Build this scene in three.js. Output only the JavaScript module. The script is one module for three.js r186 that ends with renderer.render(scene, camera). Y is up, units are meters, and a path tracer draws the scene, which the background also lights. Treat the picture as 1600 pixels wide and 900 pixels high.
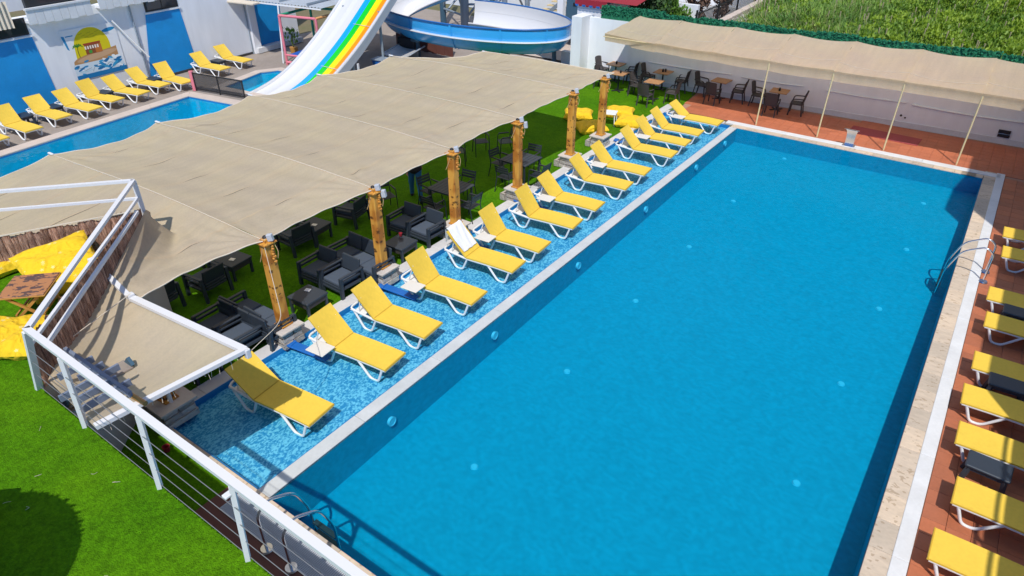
import * as THREE from 'three';
import { mergeGeometries } from 'three/addons/utils/BufferGeometryUtils.js';
import { RoundedBoxGeometry } from 'three/addons/geometries/RoundedBoxGeometry.js';
import { MarchingCubes } from 'three/addons/objects/MarchingCubes.js';
import { Sky } from 'three/addons/objects/Sky.js';

// ---------- camera, sky, sun, exposure ----------
const scene = new THREE.Scene();
const camera = new THREE.PerspectiveCamera(46.014, 16 / 9, 0.1, 900);
camera.position.set(7.22, 8.5, 3.61);
camera.rotation.order = 'YXZ';
camera.rotation.set(-0.571656546, 0.617214681, 0.00228652545);
const renderer = new THREE.WebGLRenderer({ antialias: true });
renderer.setSize(1024, 576);
renderer.toneMapping = THREE.LinearToneMapping;
renderer.toneMappingExposure = 0.98;
renderer.shadowMap.enabled = true;
const SUN = new THREE.Vector3(0.37, 1, 0.57).normalize();
const sky = new Sky();
sky.name = 'sky';
sky.scale.setScalar(800);
sky.material.uniforms.sunPosition.value.copy(SUN);
sky.material.uniforms.turbidity.value = 3;
sky.material.uniforms.rayleigh.value = 0.55;
sky.material.uniforms.mieCoefficient.value = 0.004;
sky.userData = { kind: 'structure' };
scene.add(sky);
scene.environmentIntensity = 0.26;
const sun = new THREE.DirectionalLight(new THREE.Color(1, 0.955, 0.885), 4.0);
sun.position.copy(SUN).multiplyScalar(60);
sun.castShadow = true;
sun.shadow.mapSize.set(4096, 4096);
Object.assign(sun.shadow.camera, { left: -40, right: 40, top: 40, bottom: -40, near: 1, far: 160 });
scene.add(sun);

// ---------- helpers ----------
const { sin, cos, PI, min, max, abs, floor, sqrt, pow, hypot } = Math;
let seed = 7;
const rnd = () => { seed = (seed + 0x6D2B79F5) | 0; let t = Math.imul(seed ^ (seed >>> 15), 1 | seed); t = (t + Math.imul(t ^ (t >>> 7), 61 | t)) ^ t; return ((t ^ (t >>> 14)) >>> 0) / 4294967296; };
const rr = (a, b) => a + (b - a) * rnd();
const V = (x, y, z) => new THREE.Vector3(x, y, z);
const lerp = (a, b, t) => a + (b - a) * t;
const clamp = (x, a = 0, b = 1) => min(b, max(a, x));
const ss = (a, b, x) => { const t = clamp((x - a) / (b - a)); return t * t * (3 - 2 * t); };
const hash = (x, y, s) => { let h = Math.imul(x, 374761393) ^ Math.imul(y, 668265263) ^ Math.imul(s + 11, 2147483647 ^ 974634321); h = Math.imul(h ^ (h >>> 13), 1274126177); return ((h ^ (h >>> 16)) >>> 0) / 4294967296; };
// value noise that repeats every p cells
function vn(x, y, p, q, s) {
  const xi = floor(x), yi = floor(y), fx = x - xi, fy = y - yi, m = (a, b) => ((a % b) + b) % b;
  const u = fx * fx * (3 - 2 * fx), v = fy * fy * (3 - 2 * fy), x0 = m(xi, p), x1 = m(xi + 1, p), y0 = m(yi, q), y1 = m(yi + 1, q);
  return lerp(lerp(hash(x0, y0, s), hash(x1, y0, s), u), lerp(hash(x0, y1, s), hash(x1, y1, s), u), v);
}
function fbm(u, v, p, q, o, s) { let a = 0, w = 0.5, t = 0; for (let i = 0; i < o; i++) { a += w * vn(u * p, v * q, p, q, s + i * 17); t += w; w *= 0.55; p *= 2; q *= 2; } return a / t; }
function tex(n, m, rep, fn, srgb = true) {   // fn(u, v) -> [r, g, b] linear 0..1 or one number
  const d = new Uint8Array(n * m * 4);
  for (let j = 0; j < m; j++) for (let i = 0; i < n; i++) {
    let c = fn((i + 0.5) / n, (j + 0.5) / m); if (typeof c === 'number') c = [c, c, c];
    for (let k = 0; k < 3; k++) { let x = clamp(c[k]); if (srgb) x = x <= 0.0031308 ? x * 12.92 : 1.055 * pow(x, 1 / 2.4) - 0.055; d[(j * n + i) * 4 + k] = x * 255; }
    d[(j * n + i) * 4 + 3] = 255;
  }
  const t = new THREE.DataTexture(d, n, m);
  t.wrapS = t.wrapT = THREE.RepeatWrapping; t.magFilter = THREE.LinearFilter; t.minFilter = THREE.LinearMipmapLinearFilter; t.generateMipmaps = true;
  t.repeat.set(1 / rep, 1 / rep); if (srgb) t.colorSpace = THREE.SRGBColorSpace; t.needsUpdate = true;
  return t;
}
const mixc = (a, b, t) => [lerp(a[0], b[0], t), lerp(a[1], b[1], t), lerp(a[2], b[2], t)];
const lin = (r, g, b) => new THREE.Color().setRGB(r, g, b);
function mat(c, rough = 0.6, o = {}) { const m = new (o.phys ? THREE.MeshPhysicalMaterial : THREE.MeshStandardMaterial)(); m.color = lin(...c); m.roughness = rough; delete o.phys; Object.assign(m, o); m.side = THREE.DoubleSide; return m; }

// geometry
const bx = (w, h, d, x = 0, y = 0, z = 0, rx = 0, ry = 0, rz = 0) => { const g = new THREE.BoxGeometry(w, h, d); if (rx || ry || rz) g.applyMatrix4(new THREE.Matrix4().makeRotationFromEuler(new THREE.Euler(rx, ry, rz))); return g.translate(x, y, z); };
const rb = (w, h, d, r, x = 0, y = 0, z = 0, rx = 0, ry = 0, rz = 0, s = 2) => { const g = new RoundedBoxGeometry(w, h, d, s, min(r, w / 2.01, h / 2.01, d / 2.01)); if (rx || ry || rz) g.applyMatrix4(new THREE.Matrix4().makeRotationFromEuler(new THREE.Euler(rx, ry, rz))); return g.translate(x, y, z); };
function along(g, p, q) {   // geometry built along +y of length 1 -> from p to q
  const d = V().subVectors(q, p), L = d.length(), m = new THREE.Matrix4();
  const up = d.clone().normalize(), side = abs(up.y) > 0.999 ? V(1, 0, 0) : V().crossVectors(V(0, 1, 0), up).normalize(), f = V().crossVectors(side, up).normalize();
  m.makeBasis(side, up, f).setPosition(V().addVectors(p, q).multiplyScalar(0.5));
  g.scale(1, L, 1); return g.applyMatrix4(m);
}
const beam = (p, q, w, h) => along(new THREE.BoxGeometry(w, 1, h), p, q);     // w across (horizontal), h upright for level beams
const rod = (p, q, r1, r2 = r1, n = 10) => along(new THREE.CylinderGeometry(r2, r1, 1, n), p, q);
function tube(pts, r, { seg = 4, rad = 8, bend = 0.06, closed = false } = {}) {   // polyline with rounded corners
  const P = [], n = pts.length;
  pts.forEach((p, i) => {
    if (!closed && (i === 0 || i === n - 1)) { P.push(p.clone()); return; }
    const a = pts[(i + n - 1) % n], b = pts[(i + 1) % n], la = p.distanceTo(a), lb = p.distanceTo(b), k = min(bend, la * 0.45, lb * 0.45);
    const s = p.clone().lerp(a, k / la), e = p.clone().lerp(b, k / lb);
    for (let t = 0; t <= seg; t++) { const u = t / seg; P.push(s.clone().multiplyScalar((1 - u) * (1 - u)).addScaledVector(p, 2 * u * (1 - u)).addScaledVector(e, u * u)); }
  });
  const c = new THREE.CurvePath(); for (let i = 0; i + 1 < P.length; i++) if (P[i].distanceTo(P[i + 1]) > 1e-5) c.add(new THREE.LineCurve3(P[i], P[i + 1]));
  if (closed) c.add(new THREE.LineCurve3(P[P.length - 1], P[0]));
  // sample exactly at the joints
  const L = c.getCurveLengths(), tot = L[L.length - 1];
  const F = new THREE.Curve(); const us = [0, ...L.map((l) => l / tot)];
  F.getPoint = (t) => { const k = t * (us.length - 1), i = min(floor(k), us.length - 2); return c.getPointAt ? c.getPoint(clamp(lerp(us[i], us[i + 1], k - i))) : null; };
  F.getPointAt = F.getPoint; F.getTangentAt = (t) => { const e = 0.5 / (us.length - 1); const a = F.getPoint(max(0, t - e)), b = F.getPoint(min(1, t + e)); return b.sub(a).normalize(); };
  F.getTangent = F.getTangentAt;
  return new THREE.TubeGeometry(F, us.length - 1, r, rad, closed);
}
function sheet(fn, nu, nv) {   // fn(u, v) -> [x, y, z]; uv in metres along the sheet
  const p = [], uv = [], ix = [];
  for (let j = 0; j <= nv; j++) for (let i = 0; i <= nu; i++) { p.push(...fn(i / nu, j / nv)); uv.push(i / nu, j / nv); }
  for (let j = 0; j < nv; j++) for (let i = 0; i < nu; i++) { const a = j * (nu + 1) + i, b = a + 1, c = a + nu + 1, d = c + 1; ix.push(a, c, b, b, c, d); }
  const g = new THREE.BufferGeometry(); g.setAttribute('position', new THREE.Float32BufferAttribute(p, 3)); g.setAttribute('uv', new THREE.Float32BufferAttribute(uv, 2)); g.setIndex(ix); g.computeVertexNormals(); return g;
}
function clean(g) { const o = g.index ? g.toNonIndexed() : g.clone(); for (const k of Object.keys(o.attributes)) if (!['position', 'normal', 'uv'].includes(k)) o.deleteAttribute(k); if (!o.attributes.uv) o.setAttribute('uv', new THREE.Float32BufferAttribute(new Float32Array(o.attributes.position.count * 2), 2)); if (!o.attributes.normal) o.computeVertexNormals(); return o; }
const G = (list) => { list = [].concat(list); return list.length === 1 ? list[0] : mergeGeometries(list.map(clean)); };
function uvm(g, ox = 0, oy = 0) {   // uv in metres by the face's main direction
  g = g.index ? g.toNonIndexed() : g; const p = g.attributes.position, n = g.attributes.normal, u = new Float32Array(p.count * 2);
  for (let i = 0; i < p.count; i += 3) {
    const nx = abs(n.getX(i) + n.getX(i + 1) + n.getX(i + 2)), ny = abs(n.getY(i) + n.getY(i + 1) + n.getY(i + 2)), nz = abs(n.getZ(i) + n.getZ(i + 1) + n.getZ(i + 2));
    for (let k = i; k < i + 3; k++) { const [a, b] = ny >= nx && ny >= nz ? [p.getX(k), p.getZ(k)] : nx >= nz ? [p.getZ(k), p.getY(k)] : [p.getX(k), p.getY(k)]; u[k * 2] = a + ox; u[k * 2 + 1] = b + oy; }
  }
  g.setAttribute('uv', new THREE.BufferAttribute(u, 2)); return g;
}
// flat polygon [[x, z]...] at height y, with holes, uv in metres
function flat(poly, y, holes = []) {
  const s = new THREE.Shape(poly.map(([x, z]) => new THREE.Vector2(x, -z))); for (const h of holes) s.holes.push(new THREE.Path(h.map(([x, z]) => new THREE.Vector2(x, -z))));
  return uvm(new THREE.ShapeGeometry(s).rotateX(-PI / 2).translate(0, y, 0));
}
function slabPoly(poly, y0, y1) { const s = new THREE.Shape(poly.map(([x, z]) => new THREE.Vector2(x, -z))); return uvm(new THREE.ExtrudeGeometry(s, { depth: y1 - y0, bevelEnabled: false }).rotateX(-PI / 2).translate(0, y0, 0)); }

// scene objects
const used = {};
const numbered = (n) => { const k = used[n] = (used[n] ?? -1) + 1; return k ? `${n}_${String(k).padStart(3, '0')}` : n; };
function part(name, g, m, parent, label) { const o = new THREE.Mesh(G(g), m); o.name = name; o.castShadow = o.receiveShadow = true; if (label) o.userData.label = label; (parent || scene).add(o); return o; }
function thing(name, label, category, [x, y, z] = [0, 0, 0], turn = 0, group) { const o = new THREE.Group(); o.name = numbered(name); o.position.set(x, y, z); o.rotation.y = turn; o.userData = { label, category }; if (group) o.userData.group = group; scene.add(o); return o; }
function solo(name, g, m, label, category, group) { const o = part(numbered(name), g, m, scene); o.userData = { label, category }; if (group) o.userData.group = group; return o; }
function struct(name, g, m) { const o = part(numbered(name), g, m, scene); o.userData.kind = 'structure'; return o; }
function structGroup(name) { const o = new THREE.Group(); o.name = numbered(name); o.userData.kind = 'structure'; scene.add(o); return o; }
function dup(root, [x, y, z], turn, label, name) { const r = root.clone(); r.name = numbered(name || root.name.replace(/_\d+$/, '')); r.userData = { ...root.userData, label }; r.position.set(x, y, z); r.rotation.y = turn; scene.add(r); return r; }
const ORD = ['first', 'second', 'third', 'fourth', 'fifth', 'sixth', 'seventh', 'eighth', 'ninth', 'tenth', 'eleventh', 'twelfth', 'thirteenth', 'fourteenth'];
// ---------- materials ----------
const T = {};
T.turf = tex(1024, 1024, 4.6, (u, v) => { const a = fbm(u, v, 170, 170, 3, 1), b = fbm(u, v, 5, 5, 5, 2), c = fbm(u, v, 50, 50, 2, 5); const k = 0.5 + 0.75 * a + 0.42 * (b - 0.5) + 0.3 * (c - 0.5); return [0.082 * k * (0.85 + 0.4 * b), 0.248 * k, 0.003 * k]; });
T.turfb = tex(512, 512, 0.9, (u, v) => fbm(u, v, 110, 110, 2, 9), false);
T.ledge = tex(1024, 1024, 2.6, (u, v) => {   // ripple print of the pool liner
  const w = fbm(u, v, 7, 7, 3, 31) - 0.5, n = fbm(u + w * 0.03, v + w * 0.04, 104, 72, 3, 21), m = fbm(u, v, 24, 18, 2, 41);
  const t = ss(0.34, 0.68, n + (m - 0.5) * 0.2); return mixc([0.04, 0.25, 0.47], [0.34, 0.57, 0.71], t);
});
T.liner = tex(1024, 1024, 4, (u, v) => { const a = 0.75 * fbm(u, v, 56, 76, 2, 3) + 0.25 * fbm(u, v, 34, 24, 2, 6), b = fbm(u, v, 4, 4, 4, 8); const k = 0.95 + 0.36 * (a - 0.5) + 0.05 * (b - 0.5); return [0.0002, 0.288 * k, 0.442 * k]; });
T.ripple = tex(512, 512, 3.1, (u, v) => 0.6 * fbm(u, v, 9, 12, 3, 51) + 0.4 * fbm(u, v, 26, 30, 2, 52), false);
T.net = tex(512, 512, 3.3, (u, v) => { const a = fbm(u, v, 4, 5, 4, 61), b = fbm(u, v, 120, 160, 1, 62), c = fbm(u, v, 26, 3, 3, 63); const k = 0.95 + 0.1 * (a - 0.5) + 0.07 * (b - 0.5) + 0.14 * (c - 0.5); return [0.82 * k, 0.665 * k, 0.46 * k * (1 - 0.12 * (a - 0.5))]; });
T.wood = tex(256, 512, 1.3, (u, v) => {
  const g = fbm(u, v, 26, 5, 3, 71), w = fbm(u, v, 5, 3, 3, 72); let k = 0;
  for (let i = 0; i < 60; i++) { const cx = hash(i, 1, 7), cy = hash(i, 2, 7), r = 0.018 + 0.05 * pow(hash(i, 3, 7), 2); let dx = abs(u - cx), dy = abs(v - cy); dx = min(dx, 1 - dx); dy = min(dy, 1 - dy); const d = hypot(dx * 1.1, dy * 1.6); k = max(k, 1 - ss(r * 0.25, r, d + 0.012 * (g - 0.5))); }
  const c = mixc([0.72, 0.36, 0.06], [0.42, 0.15, 0.02], clamp(0.9 * ss(0.42, 0.66, w) + 0.6 * (g - 0.5) + 0.15)); return mixc(c, [0.06, 0.018, 0.005], k * 0.92);
});
T.bark = tex(256, 512, 0.8, (u, v) => { const g = fbm(u, v, 26, 4, 4, 81), w = fbm(u, v, 4, 5, 4, 82), f = fbm(u, v, 60, 14, 2, 83); let c = mixc([0.2, 0.08, 0.05], [0.58, 0.34, 0.23], ss(0.3, 0.68, g * 0.65 + w * 0.35)); c = mixc(c, [0.7, 0.55, 0.45], ss(0.62, 0.75, f) * 0.55); return c; });
T.stone = tex(512, 512, 1.7, (u, v) => { const a = fbm(u, v, 6, 22, 4, 91), b = fbm(u, v, 40, 60, 2, 92), p = ss(0.66, 0.74, fbm(u, v, 22, 34, 3, 93)); const k = 0.92 + 0.28 * (a - 0.5) + 0.12 * (b - 0.5); return mixc([0.63 * k, 0.51 * k, 0.385 * k], [0.34, 0.24, 0.15], p * 0.65); });
T.pale = tex(256, 256, 1.9, (u, v) => { const a = fbm(u, v, 5, 5, 5, 101), b = fbm(u, v, 50, 50, 2, 102); return 0.9 + 0.2 * (a - 0.5) + 0.08 * (b - 0.5); });
T.grime = tex(512, 512, 6.5, (u, v) => { const a = fbm(u, v, 5, 3, 5, 111), b = fbm(u, v, 30, 6, 3, 112); return 0.93 + 0.16 * (a - 0.5) + 0.1 * (b - 0.5); });
T.tile = tex(256, 256, 2.3, (u, v) => { const a = fbm(u, v, 4, 4, 5, 121), b = fbm(u, v, 60, 60, 2, 122); const k = (0.95 + 0.34 * (a - 0.5) + 0.14 * (b - 0.5)) * (1 - 0.16 * ss(0.6, 0.72, fbm(u, v, 3, 3, 5, 125))); return [0.47 * k, 0.15 * k, 0.07 * k]; });
T.deck = tex(512, 512, 5.2, (u, v) => { const a = fbm(u, v, 6, 6, 5, 131), b = fbm(u, v, 70, 70, 2, 132); const k = 0.95 + 0.3 * (a - 0.5) + 0.18 * (b - 0.5); return [0.33 * k, 0.275 * k, 0.23 * k]; });
T.soil = tex(512, 512, 14, (u, v) => { const a = fbm(u, v, 8, 8, 5, 141), b = fbm(u, v, 80, 80, 2, 142); return mixc([0.1, 0.12, 0.035], [0.2, 0.15, 0.09], clamp(a + 0.4 * (b - 0.5))); });
T.weave = tex(128, 128, 0.055, (u, v) => 0.5 + 0.25 * sin(u * 2 * PI * 4) * sin(v * 2 * PI * 4), false);
T.sling = tex(256, 256, 2.1, (u, v) => { const a = fbm(u, v, 4, 4, 4, 201), b = fbm(u, v, 60, 60, 1, 202); const k = 0.97 + 0.12 * (a - 0.5) + 0.08 * (b - 0.5), w = ss(0.64, 0.74, a) * 0.12; return [k - w, k - w * 1.6, k - w]; });
T.crease = tex(256, 256, 0.9, (u, v) => 1 - abs(fbm(u, v, 5, 4, 3, 211) - 0.5) * 2.2, false);
T.woodtop = tex(256, 256, 0.7, (u, v) => { const g = fbm(u, v, 6, 40, 4, 151); return mixc([0.3, 0.14, 0.055], [0.5, 0.27, 0.12], g); });
T.floral = tex(512, 512, 0.62, (u, v) => { let w = 0; for (let i = 0; i < 7; i++) { const cx = hash(i, 5, 3), cy = hash(i, 6, 3); let dx = u - cx, dy = v - cy; dx -= Math.round(dx); dy -= Math.round(dy); const d = hypot(dx, dy), a = Math.atan2(dy, dx), r = 0.06 * (0.72 + 0.28 * cos(5 * a + i)); w = max(w, (1 - ss(r * 0.8, r, d)) * (0.35 + 0.4 * hash(i, 9, 3))); } const n = fbm(u, v, 30, 30, 2, 161); return mixc([0.84 * (0.95 + 0.1 * n), 0.53, 0.012], [0.85, 0.78, 0.42], w * 0.75); });
T.leafprint = tex(256, 256, 0.8, (u, v) => { const a = fbm(u, v, 9, 14, 3, 171), b = fbm(u, v, 30, 30, 2, 172); return mixc([0.45, 0.19, 0.07], [0.1, 0.055, 0.045], ss(0.5, 0.6, a * 0.85 + b * 0.15)); });
T.hedge = tex(256, 256, 0.8, (u, v) => { const a = fbm(u, v, 40, 40, 3, 181); return mixc([0.004, 0.05, 0.025], [0.02, 0.26, 0.12], a); });
T.rubble = tex(256, 256, 2.2, (u, v) => { const a = fbm(u, v, 14, 14, 4, 191); return mixc([0.14, 0.12, 0.1], [0.46, 0.42, 0.36], ss(0.3, 0.7, a)); });

const M = {
  turf: mat([1, 1, 1], 0.95, { phys: true, specularIntensity: 0.15, map: T.turf, bumpMap: T.turfb, bumpScale: 0.02 }),
  ledge: mat([1, 1, 1], 0.4, { map: T.ledge }),
  liner: mat([1, 1, 1], 0.6, { phys: true, specularIntensity: 0.1, map: T.liner }),
  linerband: mat([0.02, 0.22, 0.52], 0.4, { map: T.pale }),
  water2: mat([0.74, 0.93, 0.985], 0.03, { phys: true, transmission: 1, thickness: 0, ior: 1.33, specularIntensity: 0.4, bumpMap: T.ripple, bumpScale: 0.01 }),
  liner2: mat([3, 1.6, 1.4], 0.5, { map: T.liner }),
  water: mat([0.6, 0.93, 0.99], 0.03, { phys: true, specularIntensity: 0.12, transmission: 1, thickness: 0, ior: 1.33, bumpMap: T.ripple, bumpScale: 0.02 }),
  net: mat([1, 1, 1], 1, { phys: true, map: T.net, transmission: 0.48, thickness: 0, specularIntensity: 0.2 }),
  awning: mat([1.06, 1.08, 1.1], 1, { phys: true, map: T.net, transmission: 0.58, thickness: 0, specularIntensity: 0.2 }),
  seam: mat([0.66, 0.57, 0.44], 0.9),
  yellow: mat([0.83, 0.56, 0.06], 0.75, { map: T.sling, bumpMap: T.weave, bumpScale: 0.001 }),
  white: mat([0.78, 0.78, 0.77], 0.35),
  whiteMetal: mat([0.72, 0.71, 0.7], 0.4),
  tray: mat([0.72, 0.68, 0.61], 0.5),
  towel: mat([0.85, 0.85, 0.87], 1, { bumpMap: T.turfb, bumpScale: 0.006 }),
  hem: mat([0.6, 0.36, 0.03], 0.8), bluePlastic: mat([0.012, 0.13, 0.45], 0.35),
  wood: mat([1, 1, 1], 0.55, { map: T.wood }),
  bark: mat([1, 1, 1], 0.95, { map: T.bark, bumpMap: T.bark, bumpScale: 0.02 }),
  barkDark: mat([0.72, 0.68, 0.64], 0.95, { map: T.bark, bumpMap: T.bark, bumpScale: 0.02 }),
  barkPale: mat([1.25, 1.2, 1.15], 0.95, { map: T.bark, bumpMap: T.bark, bumpScale: 0.02 }),
  rope: mat([0.6, 0.4, 0.2], 0.9),
  stone: mat([1, 1, 1], 0.7, { map: T.stone, bumpMap: T.stone, bumpScale: 0.004 }),
  stoneB: mat([0.88, 0.9, 0.92], 0.7, { map: T.stone, bumpMap: T.stone, bumpScale: 0.004 }),
  stoneC: mat([1.1, 1.08, 1.05], 0.7, { map: T.stone, bumpMap: T.stone, bumpScale: 0.004 }),
  clad: [mat([0.62, 0.56, 0.5], 0.85, { map: T.pale, bumpMap: T.rubble, bumpScale: 0.02 }), mat([0.5, 0.45, 0.4], 0.85, { map: T.pale, bumpMap: T.rubble, bumpScale: 0.02 }), mat([0.68, 0.62, 0.55], 0.85, { map: T.pale, bumpMap: T.rubble, bumpScale: 0.02 })],
  curb: mat([0.6, 0.62, 0.62], 0.6, { map: T.pale }),
  strip: mat([0.76, 0.76, 0.75], 0.55, { map: T.pale }),
  ledgeStone: mat([0.66, 0.64, 0.62], 0.7, { map: T.pale }),
  grout: mat([0.4, 0.22, 0.15], 0.9),
  tiles: [mat([1, 1, 1], 0.55, { map: T.tile }), mat([0.9, 0.92, 0.95], 0.55, { map: T.tile }), mat([1.07, 1.05, 1], 0.55, { map: T.tile })],
  tileSheet: mat([1.04, 1, 1], 0.55, { map: T.tile }),
  brownDeck: mat([0.16, 0.055, 0.04], 0.7, { map: T.pale }),
  deck: mat([1, 1, 1], 0.8, { map: T.deck }),
  coping: mat([0.66, 0.545, 0.46], 0.7, { map: T.pale }),
  soil: mat([1, 1, 1], 1, { map: T.soil }),
  concrete: mat([0.4, 0.39, 0.37], 0.9, { map: T.grime }),
  wall: mat([0.87, 0.87, 0.87], 0.85, { map: T.grime }),
  wallGrey: mat([0.86, 0.87, 0.88], 0.85, { map: T.grime }),
  bluePaint: mat([0.005, 0.32, 0.75], 0.6, { map: T.pale }),
  resin: mat([0.03, 0.04, 0.055], 0.45),
  cushion: mat([0.062, 0.082, 0.115], 0.9, { bumpMap: T.weave, bumpScale: 0.002 }),
  darkMetal: mat([0.022, 0.028, 0.035], 0.4),
  wicker: mat([0.055, 0.047, 0.045], 0.6, { bumpMap: T.weave, bumpScale: 0.006 }),
  woodTop: mat([1, 1, 1], 0.5, { map: T.woodtop }),
  black: mat([0.015, 0.015, 0.017], 0.5),
  chrome: mat([0.72, 0.73, 0.75], 0.18, { metalness: 1 }),
  grille: mat([0.5, 0.55, 0.6], 0.5),
  yellowCloth: mat([1, 1, 1], 0.95, { map: T.floral, bumpMap: T.crease, bumpScale: 0.05 }),
  yellowPlain: mat([0.86, 0.53, 0.015], 0.95, { bumpMap: T.crease, bumpScale: 0.05 }),
  folding: mat([0.5, 0.24, 0.05], 0.55, { map: T.pale }),
  leafprint: mat([1, 1, 1], 0.45, { map: T.leafprint }),
  cream: mat([0.72, 0.56, 0.3], 0.45),
  hedge: mat([1, 1, 1], 0.95, { map: T.hedge, bumpMap: T.hedge, bumpScale: 0.05 }),
  steel: mat([0.3, 0.35, 0.39], 0.45, { metalness: 0.3 }),
  steelDark: mat([0.05, 0.11, 0.16], 0.5),
  rafter: mat([0.2, 0.24, 0.32], 0.5, { map: T.pale }), cable: mat([0.2, 0.2, 0.2], 0.5), flumeBlue: mat([0.045, 0.4, 0.82], 0.25, { phys: true, clearcoat: 0.4 }),
  flumeRim: mat([0.012, 0.12, 0.36], 0.3),
  fibreWhite: mat([0.74, 0.73, 0.72], 0.3, { map: T.grime, phys: true, clearcoat: 0.3 }),
  laneBlue: mat([0.0, 0.34, 0.85], 0.3), laneGreen: mat([0.0, 0.56, 0.02], 0.3), laneYellow: mat([0.95, 0.68, 0.0], 0.3), laneOrange: mat([0.95, 0.27, 0.0], 0.3),
  greyShell: mat([0.42, 0.46, 0.5], 0.5, { map: T.pale }),
  pink: mat([0.72, 0.2, 0.24], 0.6), padGreen: mat([0.02, 0.3, 0.16], 0.6), padOrange: mat([0.75, 0.35, 0.12], 0.6), matBlue: mat([0.01, 0.1, 0.45], 0.6),
  glass: mat([0.03, 0.035, 0.04], 0.08), shadeDark: mat([0.05, 0.045, 0.042], 0.8),
  red: mat([0.3, 0.012, 0.025], 0.7), redMat: mat([0.38, 0.07, 0.075], 0.85, { map: T.pale }),
  inlet: mat([0.03, 0.46, 0.64], 0.4), lampFace: mat([0.1, 0.52, 0.68], 0.3), lampGrey: mat([0.5, 0.52, 0.54], 0.4),
  skin: mat([0.55, 0.3, 0.2], 0.6), jeans: mat([0.02, 0.14, 0.3], 0.85), shirt: mat([0.014, 0.014, 0.018], 0.85), hair: mat([0.02, 0.014, 0.01], 0.7),
  netPanel: mat([0.03, 0.03, 0.032], 0.9, { transparent: true, opacity: 0.55 }),
  rubble: mat([1, 1, 1], 0.95, { map: T.rubble, bumpMap: T.rubble, bumpScale: 0.08 }),
  leafDark: mat([0.035, 0.1, 0.012], 0.7, { phys: true, transmission: 0.3, thickness: 0 }), leafMid: mat([0.12, 0.25, 0.012], 0.7, { phys: true, transmission: 0.35, thickness: 0 }),
  dry: mat([0.2, 0.12, 0.08], 0.9), dryThin: mat([0.3, 0.2, 0.12], 1, { phys: true, transmission: 0.25, thickness: 0 }), trunk: mat([0.12, 0.08, 0.05], 0.95),
};
// ---------- the setting ----------
const POOL2 = [[-18.62, -2.5], [-19.67, -11.28], [-14.6, -12.1], [-13.6, -3.2]];
const KID = [[-19.62, -12.95], [-20.25, -15.3], [-19.9, -15.95], [-15.0, -16.6], [-14.4, -13.6]];
const BASIN = [[-2.88, 0], [7.81, 0], [7.81, -20.77], [-2.88, -20.77]];
struct('ground', flat([[-350, 350], [350, 350], [350, -350], [-350, -350]], -0.03, [POOL2, KID, BASIN]), M.soil);
// pool deck beside the second pool
struct('left_pool_deck', flat([[-25, 5], [-12.8, 5], [-12.8, -22], [-9, -22], [-9, -31], [-25, -31]], -0.008, [POOL2, KID]), M.deck);
struct('lower_lawn', flat([[-12.8, 5], [-0.71, 5], [-0.71, 0.17], [-3.2, 0.17], [-3.2, -20.95], [-2.55, -20.95], [-2.95, -24.05], [-8.3, -23.8], [-8.3, -22], [-12.8, -22]], 0.004), M.turf);
// main basin
const floorY = (z) => -0.95 - 0.0207 * z;
{
  const b = structGroup('pool_basin');
  part('pool_floor', uvm(sheet((u, v) => [lerp(0, 7.81, u), floorY(lerp(0, -20.77, v)), lerp(0, -20.77, v)], 4, 20)), M.liner, b);
  const w = (a, c) => uvm(sheet((u, v) => { const x = lerp(a[0], c[0], u), z = lerp(a[1], c[1], u); return [x, lerp(floorY(z) - 0.02, -0.004, v), z]; }, 12, 1));
  part('pool_wall', w([0, 0], [0, -20.77]), M.liner, b); part('pool_wall', w([0, -20.77], [7.81, -20.77]), M.liner, b);
  part('pool_wall', w([7.81, -20.77], [7.81, 0]), M.liner, b); part('pool_wall', w([7.81, 0], [0, 0]), M.liner, b);
  part('ledge_floor', flat([[-2.88, 0], [-0.27, 0], [-0.27, -20.77], [-2.88, -20.77]], -0.075), M.ledge, b);
  part('ledge_wall', G([bx(0.02, 0.2, 20.77, -2.87, -0.05, -10.385), bx(2.6, 0.2, 0.02, -1.57, -0.05, -20.76), bx(2.6, 0.2, 0.02, -1.57, -0.05, -0.01), bx(0.02, 0.16, 20.77, -0.28, -0.085, -10.385)]), M.linerband, b);
  for (const z of [-2.66, -5.87, -9.43, -13.28, -17.01, -19.6]) {   // round lamps in the wall under the curb
    const l = part('pool_lamp', new THREE.CylinderGeometry(0.08, 0.09, 0.05, 24).rotateZ(-PI / 2).translate(0.026, -0.42 + (z + 2.66) * -0.012, z), M.lampFace, b);
    part('lamp_ring', new THREE.TorusGeometry(0.088, 0.012, 8, 24).rotateY(PI / 2).translate(0.05, -0.42 + (z + 2.66) * -0.012, z), M.lampFace, l);
  }
  for (const [x, z] of [[1.7, -3.0], [1.7, -6.2], [1.7, -9.4], [1.72, -12.6], [1.72, -16.0], [2.0, -20.2], [6.57, -5.95], [6.56, -9.1], [6.63, -12.4], [6.65, -15.8], [6.56, -19.1], [6.57, -2.8]])
    part('floor_inlet', new THREE.CylinderGeometry(0.06, 0.075, 0.03, 16).translate(x, floorY(z) + 0.015, z), M.inlet, b);
  // light curb between the ledge and the deep pool, in cast lengths
  for (let k = 0; k < 10; k++) part('curb_slab', uvm(rb(0.27, 0.06, 2.07, 0.01, -0.135, -0.022, -1.04 - k * 2.077), k, k * 0.37), M.curb, b);
}
struct('pool_water', flat([[0, 0], [7.81, 0], [7.81, -20.77], [0, -20.77]], -0.014), M.water);
struct('ledge_water', flat([[-2.86, -0.02], [-0.29, -0.02], [-0.29, -20.75], [-2.86, -20.75]], -0.02), M.water);
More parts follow.
